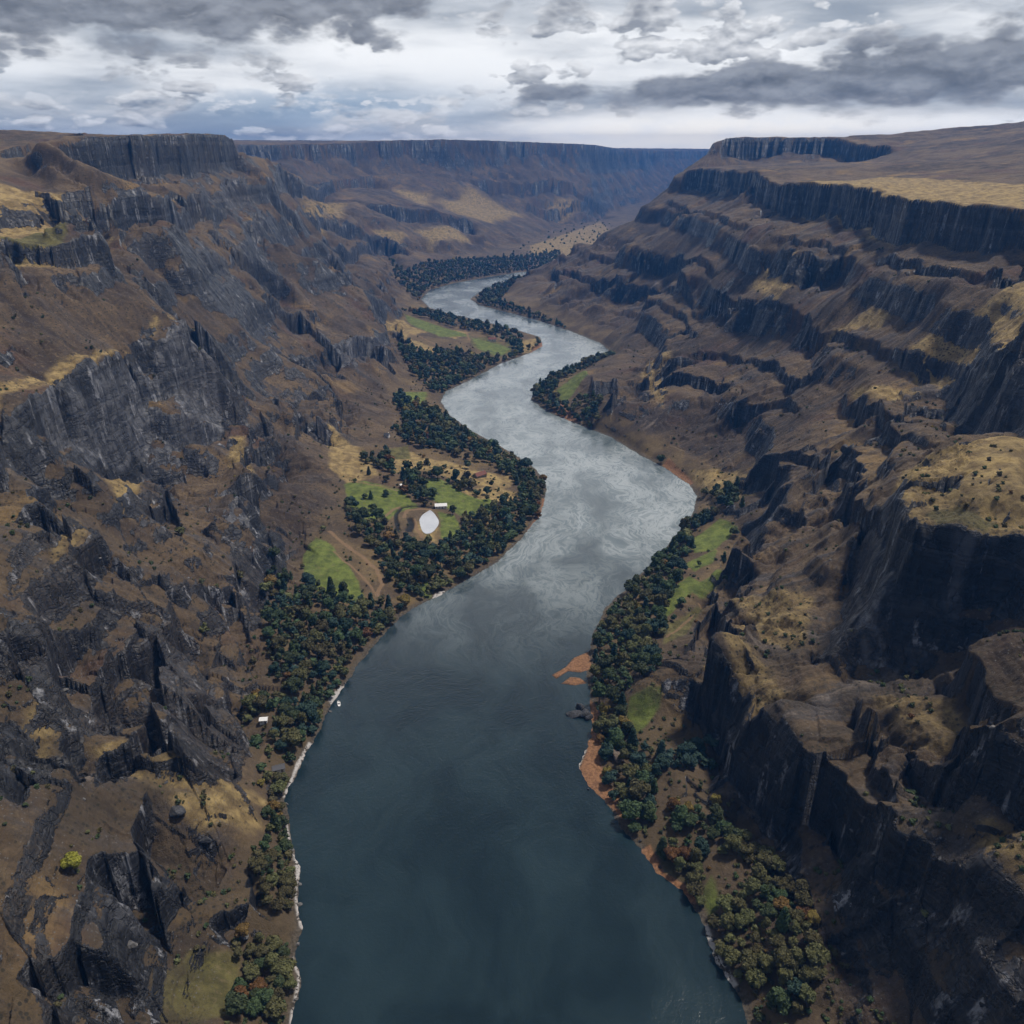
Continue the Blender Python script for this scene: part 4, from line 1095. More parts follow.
BARK = plain_mat('bark', (.06, .045, .035), .9, .05)
KINDS = {
    'dark': foliage_mat('dark_leaves', (.022, .036, .018), (.080, .108, .044)),
    'teal': foliage_mat('blue_green_leaves', (.016, .036, .030), (.050, .088, .066)),
    'olive': foliage_mat('olive_leaves', (.045, .046, .018), (.140, .132, .052)),
    'rust': foliage_mat('rust_leaves', (.080, .052, .014), (.23, .140, .036)),
    'yellow': foliage_mat('yellow_leaves', (.11, .10, .014), (.27, .22, .03)),
}
gT = np.random.default_rng(99)
TRUNK = []
TEMPL = {'round': [], 'tall': [], 'cone': []}
for shape, n_ in (('round', 4), ('tall', 2), ('cone', 2)):
    for k in range(n_):
        if shape == 'round':
            A = crown_arrays(gT, 1.0 * 4.6, 9.0, 1.6, 9, 1150, .46)
            L = crown_arrays(gT, 4.6, 9.0, 1.6, 5, 150, .85)
        elif shape == 'tall':
            A = crown_arrays(gT, 3.5, 11.5, 1.8, 9, 1050, .44)
            L = crown_arrays(gT, 3.5, 11.5, 1.8, 5, 150, .8)
        else:
            A = crown_arrays(gT, 3.2, 12.0, 1.2, 0, 1000, .42, True)
            L = crown_arrays(gT, 3.2, 12.0, 1.2, 0, 150, .8, True)
        TEMPL[shape].append((A, L))
tr = join_arrays([tube((0, 0, -1.0), (0.1, 0, 3.2), .34, .24), tube((0.1, 0, 3.2), (-.1, .15, 7.5), .24, .07), tube((.1, 0, 2.6), (1.7, .4, 5.0), .14, .05), tube((.1, 0, 3.0), (-1.5, .7, 5.4), .13, .05), tube((.05, 0, 3.4), (.3, -1.6, 5.6), .12, .05)])
trunk_me = mesh_np('trunk', *tr); trunk_me.materials.append(BARK)
CROWN_ME = {}


def crown_mesh(shape, k, kind):
    key = (shape, k, kind)
    if key not in CROWN_ME:
        co, qs = TEMPL[shape][k][0]
        me = mesh_np('crown', co, qs, smooth=False); me.materials.append(KINDS[kind]); set_attr(me, 'tint', np.zeros(len(co), F32))
        CROWN_ME[key] = me
    return CROWN_ME[key]


def in_poly(px, py, poly):
    ins = np.zeros(px.shape, bool); n = len(poly)
    for i in range(n):
        x0, y0 = poly[i]; x1, y1 = poly[(i + 1) % n]
        c = (y0 > py) != (y1 > py)
        if y0 != y1:
            ins ^= c & (px < (x1 - x0) * (py - y0) / (y1 - y0) + x0)
    return ins


# woods and hedges, each by its outline on the ground; the words finish the labels
WOODS = [
    ('in the wood under the slope on the near left bank', 9, 5.4, .93, 0, [(275, 575), (300, 588), (345, 596), (375, 600), (398, 603), (413, 604), (394, 620), (374, 642), (352, 666), (334, 690), (314, 738), (300, 764), (284, 768), (268, 730), (276, 690), (268, 640), (266, 600)]),
    ('in the wood between the pond field and the river', 9, 5.6, .95, 0, [(350, 510), (362, 520), (382, 526), (394, 537), (404, 545), (440, 543), (463, 532), (465, 515), (490, 506), (520, 492), (514, 478), (526, 466), (541, 480), (545, 491), (537, 515), (518, 538), (495, 560), (468, 576), (440, 592), (420, 592), (412, 586), (400, 588), (385, 578), (382, 562), (360, 540), (348, 524)]),
    ('in the riverside belt above the pond field', 9, 5.8, .92, 0, [(397, 402), (425, 407), (448, 417), (470, 432), (500, 448), (530, 466), (541, 478), (530, 480), (510, 474), (490, 463), (440, 456), (412, 452), (390, 440), (408, 432), (400, 418), (393, 410)]),
    ('in the clump beside the green field', 12, 5.4, .95, 0, [(400, 484), (415, 480), (437, 497), (425, 506), (412, 502), (402, 495)]),
    ('in the clump on the tan slope above the pond field', 18, 5.5, .9, 0, [(360, 463), (388, 455), (392, 472), (372, 470)]),
    ('in the hedgerow between the tan and green fields', 12, 6.0, .9, 0, [(406, 474), (440, 478), (470, 482), (480, 488), (478, 494), (455, 487), (436, 480), (408, 479)]),
    ('in the dark wood on the far left bend', 9, 6.4, .93, 0, [(400, 345), (425, 360), (440, 353), (470, 353), (500, 357), (520, 350), (528, 352), (500, 363), (470, 379), (446, 391), (430, 388), (412, 376), (398, 356)]),
    ('among the fields on the far left bend', 9, 7.0, .62, 0, [(430, 310), (455, 316), (490, 324), (520, 332), (538, 338), (540, 345), (525, 351), (515, 350), (510, 342), (490, 336), (470, 333), (440, 325), (402, 316)]),
    ('on the wooded point of the right bank', 6, 6.2, .85, 0, [(535, 388), (551, 377), (580, 367), (602, 357), (607, 352), (612, 360), (590, 376), (560, 383), (552, 396), (562, 408), (590, 404), (600, 410), (598, 424), (585, 426), (550, 411), (533, 400)]),
    ('at the waterside foot of the far right spur', 6, 7.0, .85, 0, [(473, 300), (485, 291), (515, 283), (525, 284), (505, 295), (500, 303), (545, 317), (606, 345), (600, 345), (560, 328), (520, 316), (482, 306)]),
    ('on the distant bank below the far canyon wall', 8, 8.0, .8, 0, [(385, 268), (405, 278), (430, 270), (470, 262), (525, 258), (560, 252), (560, 258), (525, 272), (490, 275), (455, 282), (428, 290), (418, 298), (398, 292)]),
    ('in the belt of trees along the right bank', 8, 5.3, .93, 0, [(598, 630), (606, 612), (628, 590), (653, 564), (677, 536), (694, 514), (714, 512), (714, 520), (690, 530), (690, 550), (680, 560), (684, 572), (678, 586), (658, 615), (664, 640), (650, 660), (660, 690), (630, 700), (626, 716), (640, 745), (655, 750), (650, 775), (658, 800), (640, 828), (622, 822), (604, 780), (604, 740), (592, 715), (592, 660)]),
    ('under the dark crag on the right bank', 12, 4.6, .98, 0, [(655, 752), (690, 742), (716, 736), (716, 755), (682, 766), (656, 770)]),
    ('in the loose grove at the lower right bank', 12, 4.8, .92, 1, [(655, 852), (668, 830), (690, 800), (722, 820), (760, 850), (790, 885), (720, 852), (706, 868), (700, 884), (712, 910), (760, 880), (795, 890), (810, 935), (822, 990), (805, 1014), (760, 1016), (740, 980), (706, 918), (682, 886)]),
    ('by the narrows on the right bank', 7, 5.8, .8, 0, [(640, 452), (668, 466), (692, 482), (700, 492), (735, 498), (742, 530), (716, 510), (690, 480), (660, 458)]),
    ('in the thicket at the near left waterside', 8, 4.6, .85, 1, [(262, 770), (292, 775), (280, 800), (284, 830), (290, 868), (294, 895), (284, 912), (262, 905), (258, 870), (270, 840), (262, 800)]),
    ('in the thicket at the lower left corner of the river', 10, 4.4, .9, 1, [(236, 945), (270, 935), (290, 945), (296, 975), (288, 1010), (262, 1010), (236, 1022), (240, 990)]),
    ('on the brushy ground beside the white hut', 16, 4.6, .55, 1, [(240, 690), (266, 690), (290, 735), (285, 760), (262, 750), (240, 730)]),
    ('scattered over the left meadow', 14, 22, .45, 0, [(345, 485), (380, 455), (440, 458), (520, 475), (500, 505), (440, 510), (400, 500), (360, 520)]),
    ('dotted over the right bank fields', 14, 19, .45, 0, [(680, 590), (700, 560), (720, 520), (740, 540), (725, 590), (690, 640), (665, 640)]),
    ('dotted over the distant valley fields', 16, 46, .35, 0, [(500, 262), (530, 240), (600, 218), (618, 230), (580, 256)]),
    ('on the left slope above the wood', 60, 26, .4, 1, [(180, 560), (280, 540), (330, 480), (260, 600), (260, 700), (180, 720)]),
]
KIND_WORDS = {'dark': 'dark green', 'teal': 'blue-green', 'olive': 'olive brown', 'rust': 'rust-coloured'}
SHAPE_WORDS = {'round': 'round-crowned', 'tall': 'tall oval', 'cone': 'pointed conifer'}
trees = []
cell = {}


def free(x, y, d):
    i, j = int(x // 10), int(y // 10)
    for a in range(-2, 3):
        for b2 in range(-2, 3):
            for (u, v, e) in cell.get((i + a, j + b2), ()):
                if (u - x) ** 2 + (v - y) ** 2 < (.5 * (d + e)) ** 2:
                    return False
    cell.setdefault((i, j), []).append((x, y, d))
    return True


KEEP_OUT = [gz(264, 721, 15)[:2], gz(403, 487, 15)[:2], gz(441, 507, 9)[:2], gz(480, 476, 12)[:2], gz(277, 771, 4)[:2], gz(490, 340, 6)[:2], gz(444, 352, 10)[:2]]
KEEP_OUT += [tuple(p) for p in (pond_plan * .7 + pond_plan.mean(0) * .3)] + [tuple(pond_plan.mean(0))]
for KO in KEEP_OUT:
    cell.setdefault((int(KO[0] // 10), int(KO[1] // 10)), []).append((KO[0], KO[1], 17))
for wi, (words, z, dist, fill, autumn, poly) in enumerate(WOODS):
    dist = dist if dist > 12 else dist * 1.14
    pl = plan(poly, z); x0, y0 = pl.min(0); x1, y1 = pl.max(0)
    n = int((x1 - x0) * (y1 - y0) / (dist * dist) * 4.5)
    cx_ = gT.uniform(x0, x1, n); cy_ = gT.uniform(y0, y1, n)
    ok = in_poly(cx_, cy_, [tuple(p) for p in pl])
    cx_, cy_ = cx_[ok], cy_[ok]
    cz_ = ground(cx_, cy_)
    dens = perlin(cx_ / 26, cy_ / 26, 120 + wi)
    sdt = sample(SD, cx_.astype(F32), cy_.astype(F32))
    for x, y, zz, dn, s_ in zip(cx_, cy_, cz_, dens, sdt):
        if zz < .7 or s_ < 2.0 or dn > (fill - .57) * 1.45:
            continue
        scale = 1.34 * float(.50 + .68 * gT.random() ** 1.3) * (.92 if dist < 5.6 else 1.0) * (1.08 if dist > 6.5 else 1)
        if dist > 12: scale *= .75
        if autumn: scale *= .86
        if not free(x, y, max(dist * .92, dist * scale)):
            continue
        u = gT.random(); v = .5 + .5 * float(perlin(np.array([x / 34]), np.array([y / 34]), 140)[0]) + gT.uniform(-.25, .25)
        if autumn:
            kind = 'olive' if v < .62 else ('rust' if u < .12 else 'dark')
        else:
            kind = 'dark' if v < .46 else ('teal' if v < .60 else ('olive' if u < .93 else 'rust'))
        if words.startswith('under the dark crag'): kind = 'teal'
        shape = 'round' if u < .70 else ('tall' if u < .9 else 'cone')
        if kind in ('olive', 'rust') and shape == 'cone': shape = 'round'
        if shape == 'cone' and kind == 'olive': kind = 'dark'
        trees.append([x, y, zz, scale, kind, shape, words])
print('trees', len(trees))

# trees the photograph singles out
SPECIAL = [
    (405, 606, 3, 1.35, 'rust', 'round', 'large orange autumn tree leaning over the water at the tip of the left bank wood'),
    (366, 640, 3, 1.15, 'rust', 'round', 'orange-brown autumn tree at the water edge in front of the near left bank wood'),
    (543, 482, 2, 1.10, 'rust', 'round', 'rust-brown tree on the outer point of the left bank'),
    (538, 518, 1.5, .85, 'rust', 'round', 'low bright orange tree beside the water below the left bank point'),
    (478, 449, 8, 1.1, 'rust', 'round', 'brown autumn tree in the belt above the pond field, farther from the river bend'),
    (490, 456, 8, 1.0, 'rust', 'round', 'tawny autumn tree in the belt above the pond field, right of a brown one'),
    (371, 499, 17, .85, 'dark', 'cone', 'dark pointed tree standing alone in the upper green field'),
    (386, 496, 17, .85, 'dark', 'round', 'dark round bush tree standing in the green field right of a pointed one'),
    (487, 495, 10, 1.0, 'teal', 'round', 'dark round tree standing alone at the end of the green field'),
    (453, 515, 9, 1.15, 'dark', 'tall', 'tall dark tree right of the white-roofed barn'),
    (369, 475, 20, .85, 'dark', 'cone', 'dark pointed tree at the left end of the clump on the tan slope'),
    (383, 524, 15, .9, 'dark', 'round', 'small dark round tree at the lower edge of the upper green field'),
    (73, 868, 88, .95, 'yellow', 'round', 'bright yellow bush on the rocky slope at the lower left'),
    (607, 775, 3, .75, 'rust', 'round', 'orange bush on the sandy point of the right bank'),
    (600, 742, 3, .7, 'rust', 'round', 'orange bush above the dark rock on the right bank'),
    (715, 805, 14, .8, 'rust', 'round', 'rust-orange bush on the dark slabs of the right slope'),
    (700, 855, 11, 1.1, 'teal', 'round', 'bluish round tree on the green strip at the lower right bank'),
    (795, 996, 10, 1.0, 'teal', 'round', 'blue-green tree at the bottom of the lower right grove'),
    (672, 810, 12, .85, 'rust', 'round', 'yellow-brown tree among dark ones under the right slope'),
]


def put_tree(x, y, z, scale, kind, shape, label, group, cat='tree', name=None):
    k = int(gT.integers(0, len(TEMPL[shape])))
    bush = cat == 'bush'
    o = empty(name or ('pine_tree' if shape == 'cone' else 'tree'), (x, y, z - (.9 * scale if bush else 0.1)), float(gT.uniform(0, 6.28)))
    sz = scale * float(gT.uniform(.9, 1.12)); o.scale = (scale, scale, sz)
    tag(o, label, cat, group)
    add_obj('trunk', trunk_me, o); add_obj('crown', crown_mesh(shape, k, kind), o)
    return o


def on_ground(px, py, z):
    """where the line of sight of a spot of the photograph meets the finished terrain, near the level z"""
    ts = np.linspace(.25, 1.6, 900); x0, y0, _ = gz(px, py, z)
    dx, dy, dz = ray(px, py); t0 = (z - CAM_Z) / dz
    xs = dx * t0 * ts; ys = dy * t0 * ts; zz = CAM_Z + dz * t0 * ts
    hit = np.nonzero(ground(xs, ys) >= zz)[0]
    k = hit[0] if len(hit) else int(np.argmin(abs(ts - 1)))
    return float(xs[k]), float(ys[k]), float(ground(xs[k], ys[k])[0])


for px, py, z, sc, kind, shape, label in SPECIAL:
    x, y, zz = on_ground(px, py, z)
    trees = [t for t in trees if (t[0] - x) ** 2 + (t[1] - y) ** 2 > (3.6 * (sc + t[3])) ** 2 * .5]
    bush = ' bush ' in label and 'bush tree' not in label
    put_tree(x, y, max(zz, .6), sc, kind, shape, label, None, 'bush' if bush else 'tree', 'bush' if bush else None)

ta = np.array([[t[0], t[1], t[2], t[3]] for t in trees])
u_, v_, d_ = project(ta[:, 0], ta[:, 1], ta[:, 2] + 4)
seen = (u_ > -12) & (u_ < 1036) & (v_ > 0) & (v_ < 1040) & visible(ta[:, 0], ta[:, 1], ta[:, 2] + 9 * ta[:, 3])
size = np.where(seen, ta[:, 3] / d_, 0)
pick = set(np.argsort(-size)[:280].tolist())
stuff = {k: ([], [], [], 0) for k in ('dark', 'teal', 'olive', 'rust')}
wood_co, wood_q, wood_t, wood_m, woff = [], [], [], [], 0
kidx = {'dark': 0, 'teal': 1, 'olive': 2, 'rust': 3}
for i, (x, y, z, sc, kind, shape, words) in enumerate(trees):
    if i in pick:
        kw = KIND_WORDS[kind]; sw = SHAPE_WORDS[shape]
        noun = '%s %s' % (kw, sw) + ('' if shape == 'cone' else ' tree')
        put_tree(x, y, z, sc, kind, shape, '%s %s' % (noun, words), '%ss %s' % (noun, words))
    else:
        co, qs = TEMPL[shape][int(gT.integers(0, len(TEMPL[shape])))][1]
        a = gT.uniform(0, 6.28); c_, s_ = math.cos(a), math.sin(a)
        p = co * sc
        p = np.stack([p[:, 0] * c_ - p[:, 1] * s_ + x, p[:, 0] * s_ + p[:, 1] * c_ + y, p[:, 2] + z], 1)
        wood_co.append(p); wood_q.append(qs + woff); wood_t.append(np.full(len(p), gT.random(), F32)); wood_m.append(np.full(len(qs), kidx[kind], np.int32)); woff += len(p)
wme = mesh_np('distant_woodland', np.concatenate(wood_co), np.concatenate(wood_q), smooth=False)
for k in ('dark', 'teal', 'olive', 'rust'): wme.materials.append(KINDS[k])
wme.polygons.foreach_set('material_index', np.concatenate(wood_m)); set_attr(wme, 'tint', np.concatenate(wood_t))
tag(add_obj('distant_woodland', wme), 'mass of small dark trees in the farther riverside woods', 'woodland', kind='stuff')
print('stuff trees', len(wood_co))

# low scrub over floor and slopes
nS = 13000
pr = np.exp(gT.uniform(math.log(170), math.log(1700), nS)); pa = gT.uniform(-.72, .72, nS)
sx, sy = pr * np.sin(pa), pr * np.cos(pa); szz = ground(sx, sy)
gxn = ground(sx + 2, sy) - ground(sx - 2, sy); gyn = ground(sx, sy + 2) - ground(sx, sy - 2)
okS = (szz > 1.2) & (np.hypot(gxn, gyn) / 4 < .95) & ((perlin(sx / 50, sy / 50, 151) > .0) | (szz < 26)) & (szz < 260)
ri_ = np.clip(np.interp(pr, r_in, lr).round().astype(int), 0, NR - 1); ai_ = np.clip(np.interp(pa, az, np.arange(NC)).round().astype(int), 0, NC - 1)
okS &= fields[ri_, ai_] < .25
okS &= sample(SD, sx.astype(F32), sy.astype(F32)) > 3
cs, cq, ct, cm, off = [], [], [], [], 0
base_s = []
for k in range(5):
    base_s.append(crown_arrays(gT, 1.5, 1.9, -.5, 4, 90, .34))
for x, y, z in zip(sx[okS], sy[okS], szz[okS]):
    co, qs = base_s[int(gT.integers(0, 5))]; s_ = gT.uniform(.45, 1.25)
    cs.append(co * s_ + np.array([x, y, z])); cq.append(qs + off); off += len(co); ct.append(np.full(len(co), gT.random(), F32))
    cm.append(np.full(len(qs), int(gT.random() < .45) * 1 + int(gT.random() < .06), np.int32))
if cs:
    sme = mesh_np('scrub', np.concatenate(cs), np.concatenate(cq), smooth=False)
    for k in ('dark', 'olive', 'rust'): sme.materials.append(KINDS[k])
    sme.polygons.foreach_set('material_index', np.concatenate(cm)); set_attr(sme, 'tint', np.concatenate(ct))
    tag(add_obj('scrub', sme), 'low dark scrub bushes dotted over the slopes and the valley floor', 'scrub', kind='stuff')
    print('scrub', len(cs))

# ------------------------------------------------------------------ rocks
ROCKM = {}
def rock_mat(name, a, b_):
    m, g, bs = new_mat(name)
    pos = g.node('ShaderNodeNewGeometry').outputs['Position']; n = g.noise(pos, .9, 5, .65); n2 = g.noise(g.scalev(pos, (1, 1, 3)), .35, 4, .6)
    g.put(bs.inputs['Base Color'], g.mix(g.step(g.math('ADD', g.math('MULTIPLY', n, .6), g.math('MULTIPLY', n2, .5)), .35, .75), a, b_))
    bs.inputs['Roughness'].default_value = .75; g.put(bs.inputs['Normal'], g.bump(n, .9, .8))
    return m


ROCKM['dark'] = rock_mat('dark_slate', (.010, .011, .014), (.060, .062, .070))
ROCKM['pale'] = rock_mat('pale_stone', (.05, .048, .046), (.17, .165, .165))
ROCKM['tan'] = rock_mat('tan_stone', (.10, .075, .055), (.26, .20, .15))


def boulder_mesh(seed, flat=.7):
    g = np.random.default_rng(seed)
    p = QS6[0].copy()
    for _ in range(9):                              # broken flat faces
        d = g.standard_normal(3); d /= np.linalg.norm(d); h = g.uniform(.42, .80)
        s = p @ d
        p = p - np.outer(np.maximum(s - h, 0), d)
    p = p * lumps(p, seed, 2.2, .06) * np.array([1.2, .85, flat])
    return mesh_np('boulder', p, QS6[1], smooth=False)


BM = {}
for kd in ROCKM:
    BM[kd] = [boulder_mesh(300 + 10 * i + len(kd)) for i in range(4)]
    for me in BM[kd]: me.materials.append(ROCKM[kd])


def put_boulder(px, py, z, size, kd, label, group=None, sink=.25):
    x, y, zz = on_ground(px, py, z)
    zz = max(zz, -.5)
    o = add_obj('boulder', BM[kd][int(gT.integers(0, 4))], None, (x, y, zz + size * (.5 - sink) * .6), float(gT.uniform(0, 6.28)))
    o.scale = (size, size, size * float(gT.uniform(.8, 1.15)))
    return tag(o, label, 'boulder', group)


put_boulder(617, 757, 5, 6.0, 'tan', 'large pale tan boulder among the dark trees on the right bank point')
put_boulder(205, 842, 40, 3.4, 'dark', 'dark rounded boulder on the sandy shoulder above the near left bank')
put_boulder(178, 812, 52, 4.6, 'dark', 'big dark cracked boulder on the tan slope above the near left bank')
put_boulder(845, 450, 120, 5.5, 'dark', 'round dark boulder at the foot of the slope left of the near right headland')
put_boulder(130, 948, 50, 3.2, 'pale', 'pale bluish boulder among rusty scrub at the lower left')
put_boulder(244, 938, 8, 2.6, 'pale', 'pale grey boulder beside the thicket near the lower left bank')
for px, py, z, s in [(40, 560, 150, 2.4), (66, 690, 100, 2.6), (100, 560, 110, 2.2), (52, 402, 185, 2.6), (128, 556, 95, 2.0), (150, 690, 64, 2.2), (228, 604, 40, 2.2), (84, 800, 84, 2.0), (196, 700, 45, 1.8), (20, 520, 168, 2.2)]:
    put_boulder(px, py, z, s * .62, 'pale', 'pale fallen block lying on the broken left slope', 'pale fallen blocks on the left slope')
for px, py, z, s in [(880, 660, 112, 2.4), (905, 690, 104, 2.0), (960, 650, 140, 2.4), (775, 790, 60, 2.2), (850, 840, 62, 2.2), (900, 905, 56, 2.0), (940, 860, 80, 2.2), (990, 735, 125, 2.6), (830, 560, 100, 2.2), (1000, 470, 195, 1.8), (960, 480, 188, 1.6)]:
    put_boulder(px, py, z, s * .62, 'pale', 'pale fallen block lying on the near right slope', 'pale fallen blocks on the right slope')
for px, py, z, s in [(300, 905, 1, 1.6), (292, 850, 1, 1.5), (300, 885, 1, 1.3), (286, 805, 1, 1.5), (298, 945, 1, 1.5), (330, 712, 1, 1.4), (345, 684, 1, 1.2), (296, 1000, 1, 1.3)]:
    put_boulder(px, py, z, s, 'pale', 'pale wet stone on the left shoreline', 'pale stones along the left shore')
for px, py, z, s in [(715, 940, 1, 1.4), (724, 965, 1, 1.3), (738, 990, 1, 1.5), (660, 868, 1, 1.4), (588, 790, 1, 1.3), (640, 842, 1, 1.5)]:
    put_boulder(px, py, z, s, 'dark', 'dark stone at the water edge of the lower right bank', 'dark stones along the right shore')
# the dark rock in the water: three broken blocks of one outcrop
ox, oy, _ = gz(579, 716, 0)
parts = []
for k, (ax, ay, s, h, az_) in enumerate([(-2.5, 0.5, 6.0, 3.4, .4), (4.0, 2.5, 6.0, 4.4, 1.2), (2.0, 8.5, 4.4, 4.8, 2.2), (-6.5, 1.8, 3.2, 1.7, .2), (7, -2.5, 4.0, 3.0, .9)]):
    p = QS6[0].copy(); g_ = np.random.default_rng(700 + k)
    for _ in range(8):
        d = g_.standard_normal(3); d /= np.linalg.norm(d); p = p - np.outer(np.maximum(p @ d - g_.uniform(.5, .8), 0), d)
    p = p * lumps(p, 60 + k, 1.6, .12) * np.array([s, s * .75, h])
    c_, s_ = math.cos(az_), math.sin(az_)
    parts.append((np.stack([p[:, 0] * c_ - p[:, 1] * s_ + ax, p[:, 0] * s_ + p[:, 1] * c_ + ay, p[:, 2] + .4], 1), QS6[1]))
ome = mesh_np('rock_outcrop', *join_arrays(parts), smooth=False); ome.materials.append(ROCKM['dark'])
tag(add_obj('rock_outcrop', ome, None, (ox, oy, 0)), 'black wet rock outcrop standing in the water off the right bank', 'rock')

# ------------------------------------------------------------------ pond, buildings, boat
gpx = pond_plan - pond_plan.mean(0); npd = len(gpx)
k4 = [pond_plan.mean(0)]
from mathutils.geometry import tessellate_polygon
pv_ = []; 
for i in range(npd):                                # rounded outline
    p0, p1, p2, p3 = (pond_plan[(i + j) % npd] for j in (-1, 0, 1, 2))
    for t in np.linspace(0, 1, 6)[:-1]:
        pv_.append(.5 * ((2 * p1) + (p2 - p0) * t + (2 * p0 - 5 * p1 + 4 * p2 - p3) * t * t + (3 * p1 - p0 - 3 * p2 + p3) * t ** 3))
pme = bpy.data.meshes.new('pond')
pme.from_pydata([(x, y, POND_Z - .05) for x, y in pv_], [], [list(range(len(pv_)))])
pm, g, bs = new_mat('pond_water')
ppos = g.node('ShaderNodeNewGeometry').outputs['Position']
g.put(bs.inputs['Base Color'], g.mix(g.noise(ppos, .08, 3), (.36, .38, .43), (.50, .52, .56))); bs.inputs['Roughness'].default_value = .08; bs.inputs['IOR'].default_value = 1.33  # pale tone: sky mirrored in the pond, put into the base colour
g.put(bs.inputs['Normal'], g.bump(g.noise(ppos, 1.2, 3), .05, .3))
pme.materials.append(pm); pond = add_obj('pond', pme); pond['kind'] = 'structure'

WALLW = plain_mat('white_wall', (.72, .71, .69), .8, .01, 1.2, .12); WALLG = plain_mat('stone_wall', (.30, .28, .26), .9, .04, 1.5, .3)
ROOFW = plain_mat('white_roof', (.80, .80, .80), .5, .0, .8, .08); ROOFG = plain_mat('slate_roof', (.07, .07, .078), .7, .02, 2.0, .3); ROOFR = plain_mat('red_tile_roof', (.17, .065, .05), .8, .03, 2.5, .3)
GLASS = plain_mat('window_glass', (.02, .025, .03), .15, 0, 1, .1, .6); DOOR = plain_mat('brown_door', (.09, .05, .03), .6, 0, 2, .2)


def box(x0, x1, y0, y1, z0, z1):
    c = np.array([(x, y, z) for z in (z0, z1) for y in (y0, y1) for x in (x0, x1)], float)
    return c, np.array([(0, 2, 3, 1), (4, 5, 7, 6), (0, 1, 5, 4), (2, 6, 7, 3), (0, 4, 6, 2), (1, 3, 7, 5)])


def house(name, px, py, z, L, W, H, rise, rz, wall, roof, label, cat, chimney=True, nwin=3, nx=1.0):
    x, y, zz = on_ground(px, py, z)
    o = empty(name, (x, y, zz), rz); tag(o, label, cat)
    # walls with gables, sunk a little into the ground
    l, w = L / 2, W / 2
    v = [(-l, -w, -1.5), (l, -w, -1.5), (l, w, -1.5), (-l, w, -1.5), (-l, -w, H), (l, -w, H), (l, w, H), (-l, w, H), (-l, 0, H + rise), (l, 0, H + rise)]
    me = bpy.data.meshes.new('wall'); me.from_pydata(v, [], [(0, 1, 5, 4), (2, 3, 7, 6), (3, 0, 4, 8, 7), (1, 2, 6, 9, 5)]); me.materials.append(wall)
    add_obj('wall', me, o)
    e = .45; t = .22; sl = rise / w
    rv = []
    for zo in (0, t):
        rv += [(-l - e, -w - e, H - e * sl + zo + .03), (l + e, -w - e, H - e * sl + zo + .03), (l + e, 0, H + rise + zo + .03), (-l - e, 0, H + rise + zo + .03), (l + e, w + e, H - e * sl + zo + .03), (-l - e, w + e, H - e * sl + zo + .03)]
    rf = [(6, 7, 8, 9), (9, 8, 10, 11), (3, 2, 1, 0), (5, 4, 2, 3), (0, 1, 7, 6), (4, 5, 11, 10), (1, 2, 8, 7), (2, 4, 10, 8), (5, 3, 9, 11), (3, 0, 6, 9)]
    me = bpy.data.meshes.new('roof'); me.from_pydata(rv, [], rf); me.materials.append(roof); ro = add_obj('roof', me, o)
    if chimney:
        add_obj('chimney', mesh_np('chimney', *box(l * .55, l * .55 + .8, -.4, .4, H + rise * .4, H + rise + 1.1), smooth=False), ro, mat=wall)
    for s in (-1, 1):
        for k in range(nwin):
            xx = -l + L * (k + .5) / nwin
            if s < 0 and k == nwin // 2:
                a = box(xx - .5, xx + .5, -w - .05, -w + .02, 0, 2.1)
                add_obj('door', mesh_np('door', *a, smooth=False), o, mat=DOOR); continue
            a = box(xx - .5, xx + .5, min(s * (w - .02), s * (w + .05)), max(s * (w - .02), s * (w + .05)), H * .42, H * .42 + 1.1)
            add_obj('window', mesh_np('window', *a, smooth=False), o, mat=GLASS)
    return o


house('barn', 441, 508, 9, 13, 6.5, 3.0, 2.0, .12, WALLW, ROOFW, 'long white-roofed barn on the grass beside the kite-shaped pond', 'barn', False, 4)
house('house', 403, 488, 16, 7, 5, 3.0, 2.0, .5, WALLW, ROOFW, 'small white house at the edge of the dark clump above the green field', 'house', True, 3)
house('hut', 264, 722, 15, 5.0, 3.6, 2.4, .9, .1, WALLW, ROOFW, 'tiny white hut in the brush at the foot of the left slope', 'hut', False, 2)
house('farmhouse', 480, 477, 12, 15, 8, 3.4, 3.2, .7, WALLG, ROOFR, 'grey farmhouse with a dull red roof between the tan fields', 'house', True, 3)
house('boathouse', 279, 771, 4, 7.5, 4.6, 2.6, 1.0, .35, WALLW, ROOFG, 'boathouse with a dark roof and white end on the near left shore', 'boathouse', False, 2)
house('farmhouse', 492, 341, 6, 16, 9, 4.5, 3.4, .2, WALLW, ROOFR, 'red-roofed farmhouse among the fields of the far left bend', 'house', True, 3)
house('barn', 446, 352, 10, 15, 9, 4.2, 3.0, -.4, WALLG, ROOFG, 'pale stone barn beside the long yellow field on the far left bend', 'barn', False, 3)
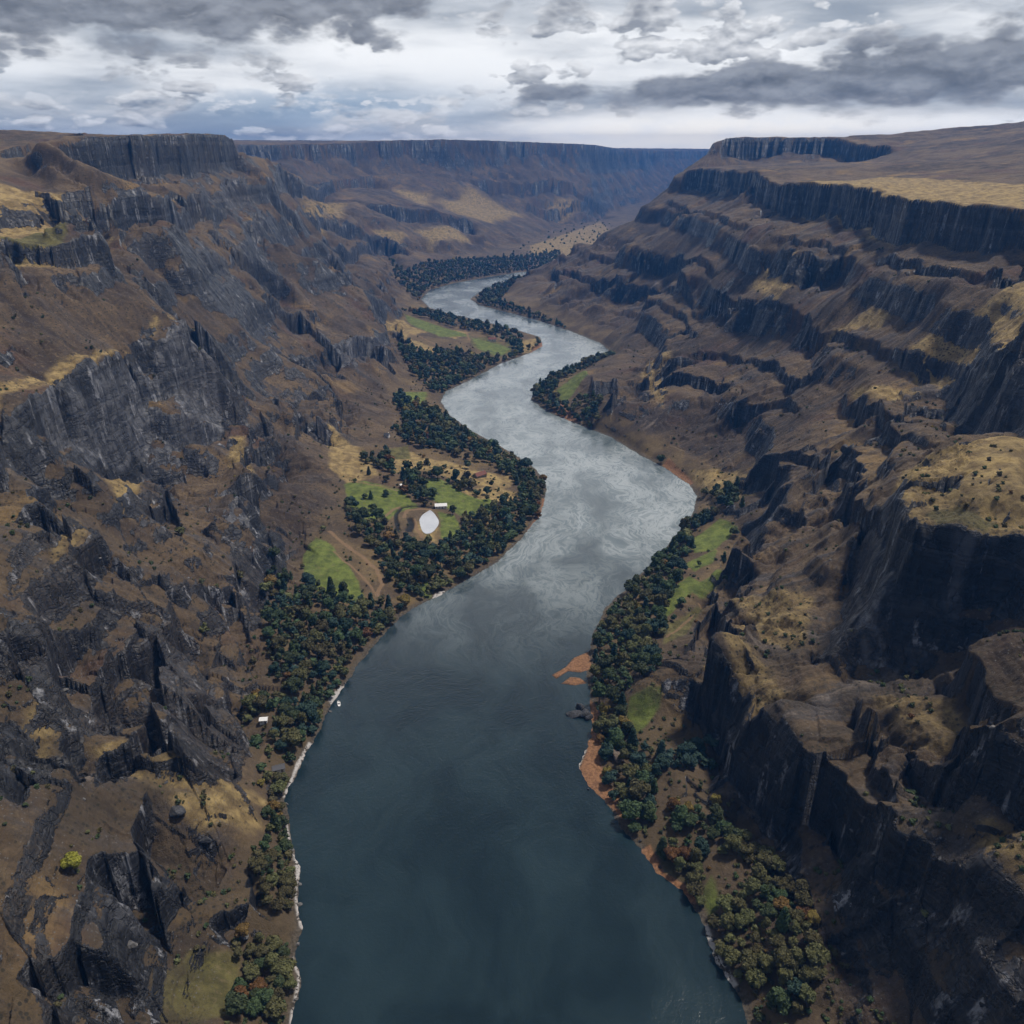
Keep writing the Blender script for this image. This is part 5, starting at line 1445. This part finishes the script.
house('house', 387, 437, 22, 7, 5, 3.0, 2.2, -.3, WALLW, ROOFG, 'white house by itself above the far end of the tan field', 'house', True, 3)

# small white boat
bx_, by_, _ = gz(339, 704, 0)
boat = empty('motor_boat', (bx_, by_, 0), 1.9); tag(boat, 'small white boat floating off the wooded near left bank', 'boat')
st = np.linspace(0, 1, 11); rings = []
for t in st:
    half = 1.15 * (1 - max(0, (t - .45) / .55) ** 2.2) * (.86 + .14 * min(1, t * 4)); half = max(half, .03)
    xx = -2.9 + 6.2 * t; sheer = .75 + .35 * t * t; keel = -.35 + .55 * max(0, t - .75) * 2
    prof = [(half, sheer), (half * .93, sheer * .5), (half * .62, keel * .5), (0, keel), (-half * .62, keel * .5), (-half * .93, sheer * .5), (-half, sheer), (-half * .82, sheer - .05), (-half * .75, .22), (0, .2), (half * .75, .22), (half * .82, sheer - .05)]
    rings.append([(xx, a, b2) for a, b2 in prof])
nr = len(rings[0]); hv_ = [p for rr in rings for p in rr]; hf_ = []
for i in range(len(rings) - 1):
    for j in range(nr):
        hf_.append((i * nr + j, (i + 1) * nr + j, (i + 1) * nr + (j + 1) % nr, i * nr + (j + 1) % nr))
hf_ += [tuple(range(nr)), tuple(range((len(rings) - 1) * nr, len(rings) * nr))[::-1]]
me = bpy.data.meshes.new('hull'); me.from_pydata(hv_, [], hf_); me.materials.append(ROOFW); add_obj('hull', me, boat)
cab = [(-.9, -.75, .25), (1.1, -.7, .25), (1.1, .7, .25), (-.9, .75, .25), (-.8, -.68, 1.55), (.55, -.6, 1.55), (.55, .6, 1.55), (-.8, .68, 1.55)]
me = bpy.data.meshes.new('cabin'); me.from_pydata(cab, [], [(0, 1, 5, 4), (1, 2, 6, 5), (2, 3, 7, 6), (3, 0, 4, 7), (4, 5, 6, 7)]); me.materials.append(WALLW); add_obj('cabin', me, boat)
me = mesh_np('windscreen', *box(.62, .66, -.55, .55, .95, 1.42), smooth=False); ws = add_obj('windscreen', me, boat, mat=GLASS); ws.rotation_euler = (0, 0, 0); ws.location = (.16, 0, 0)
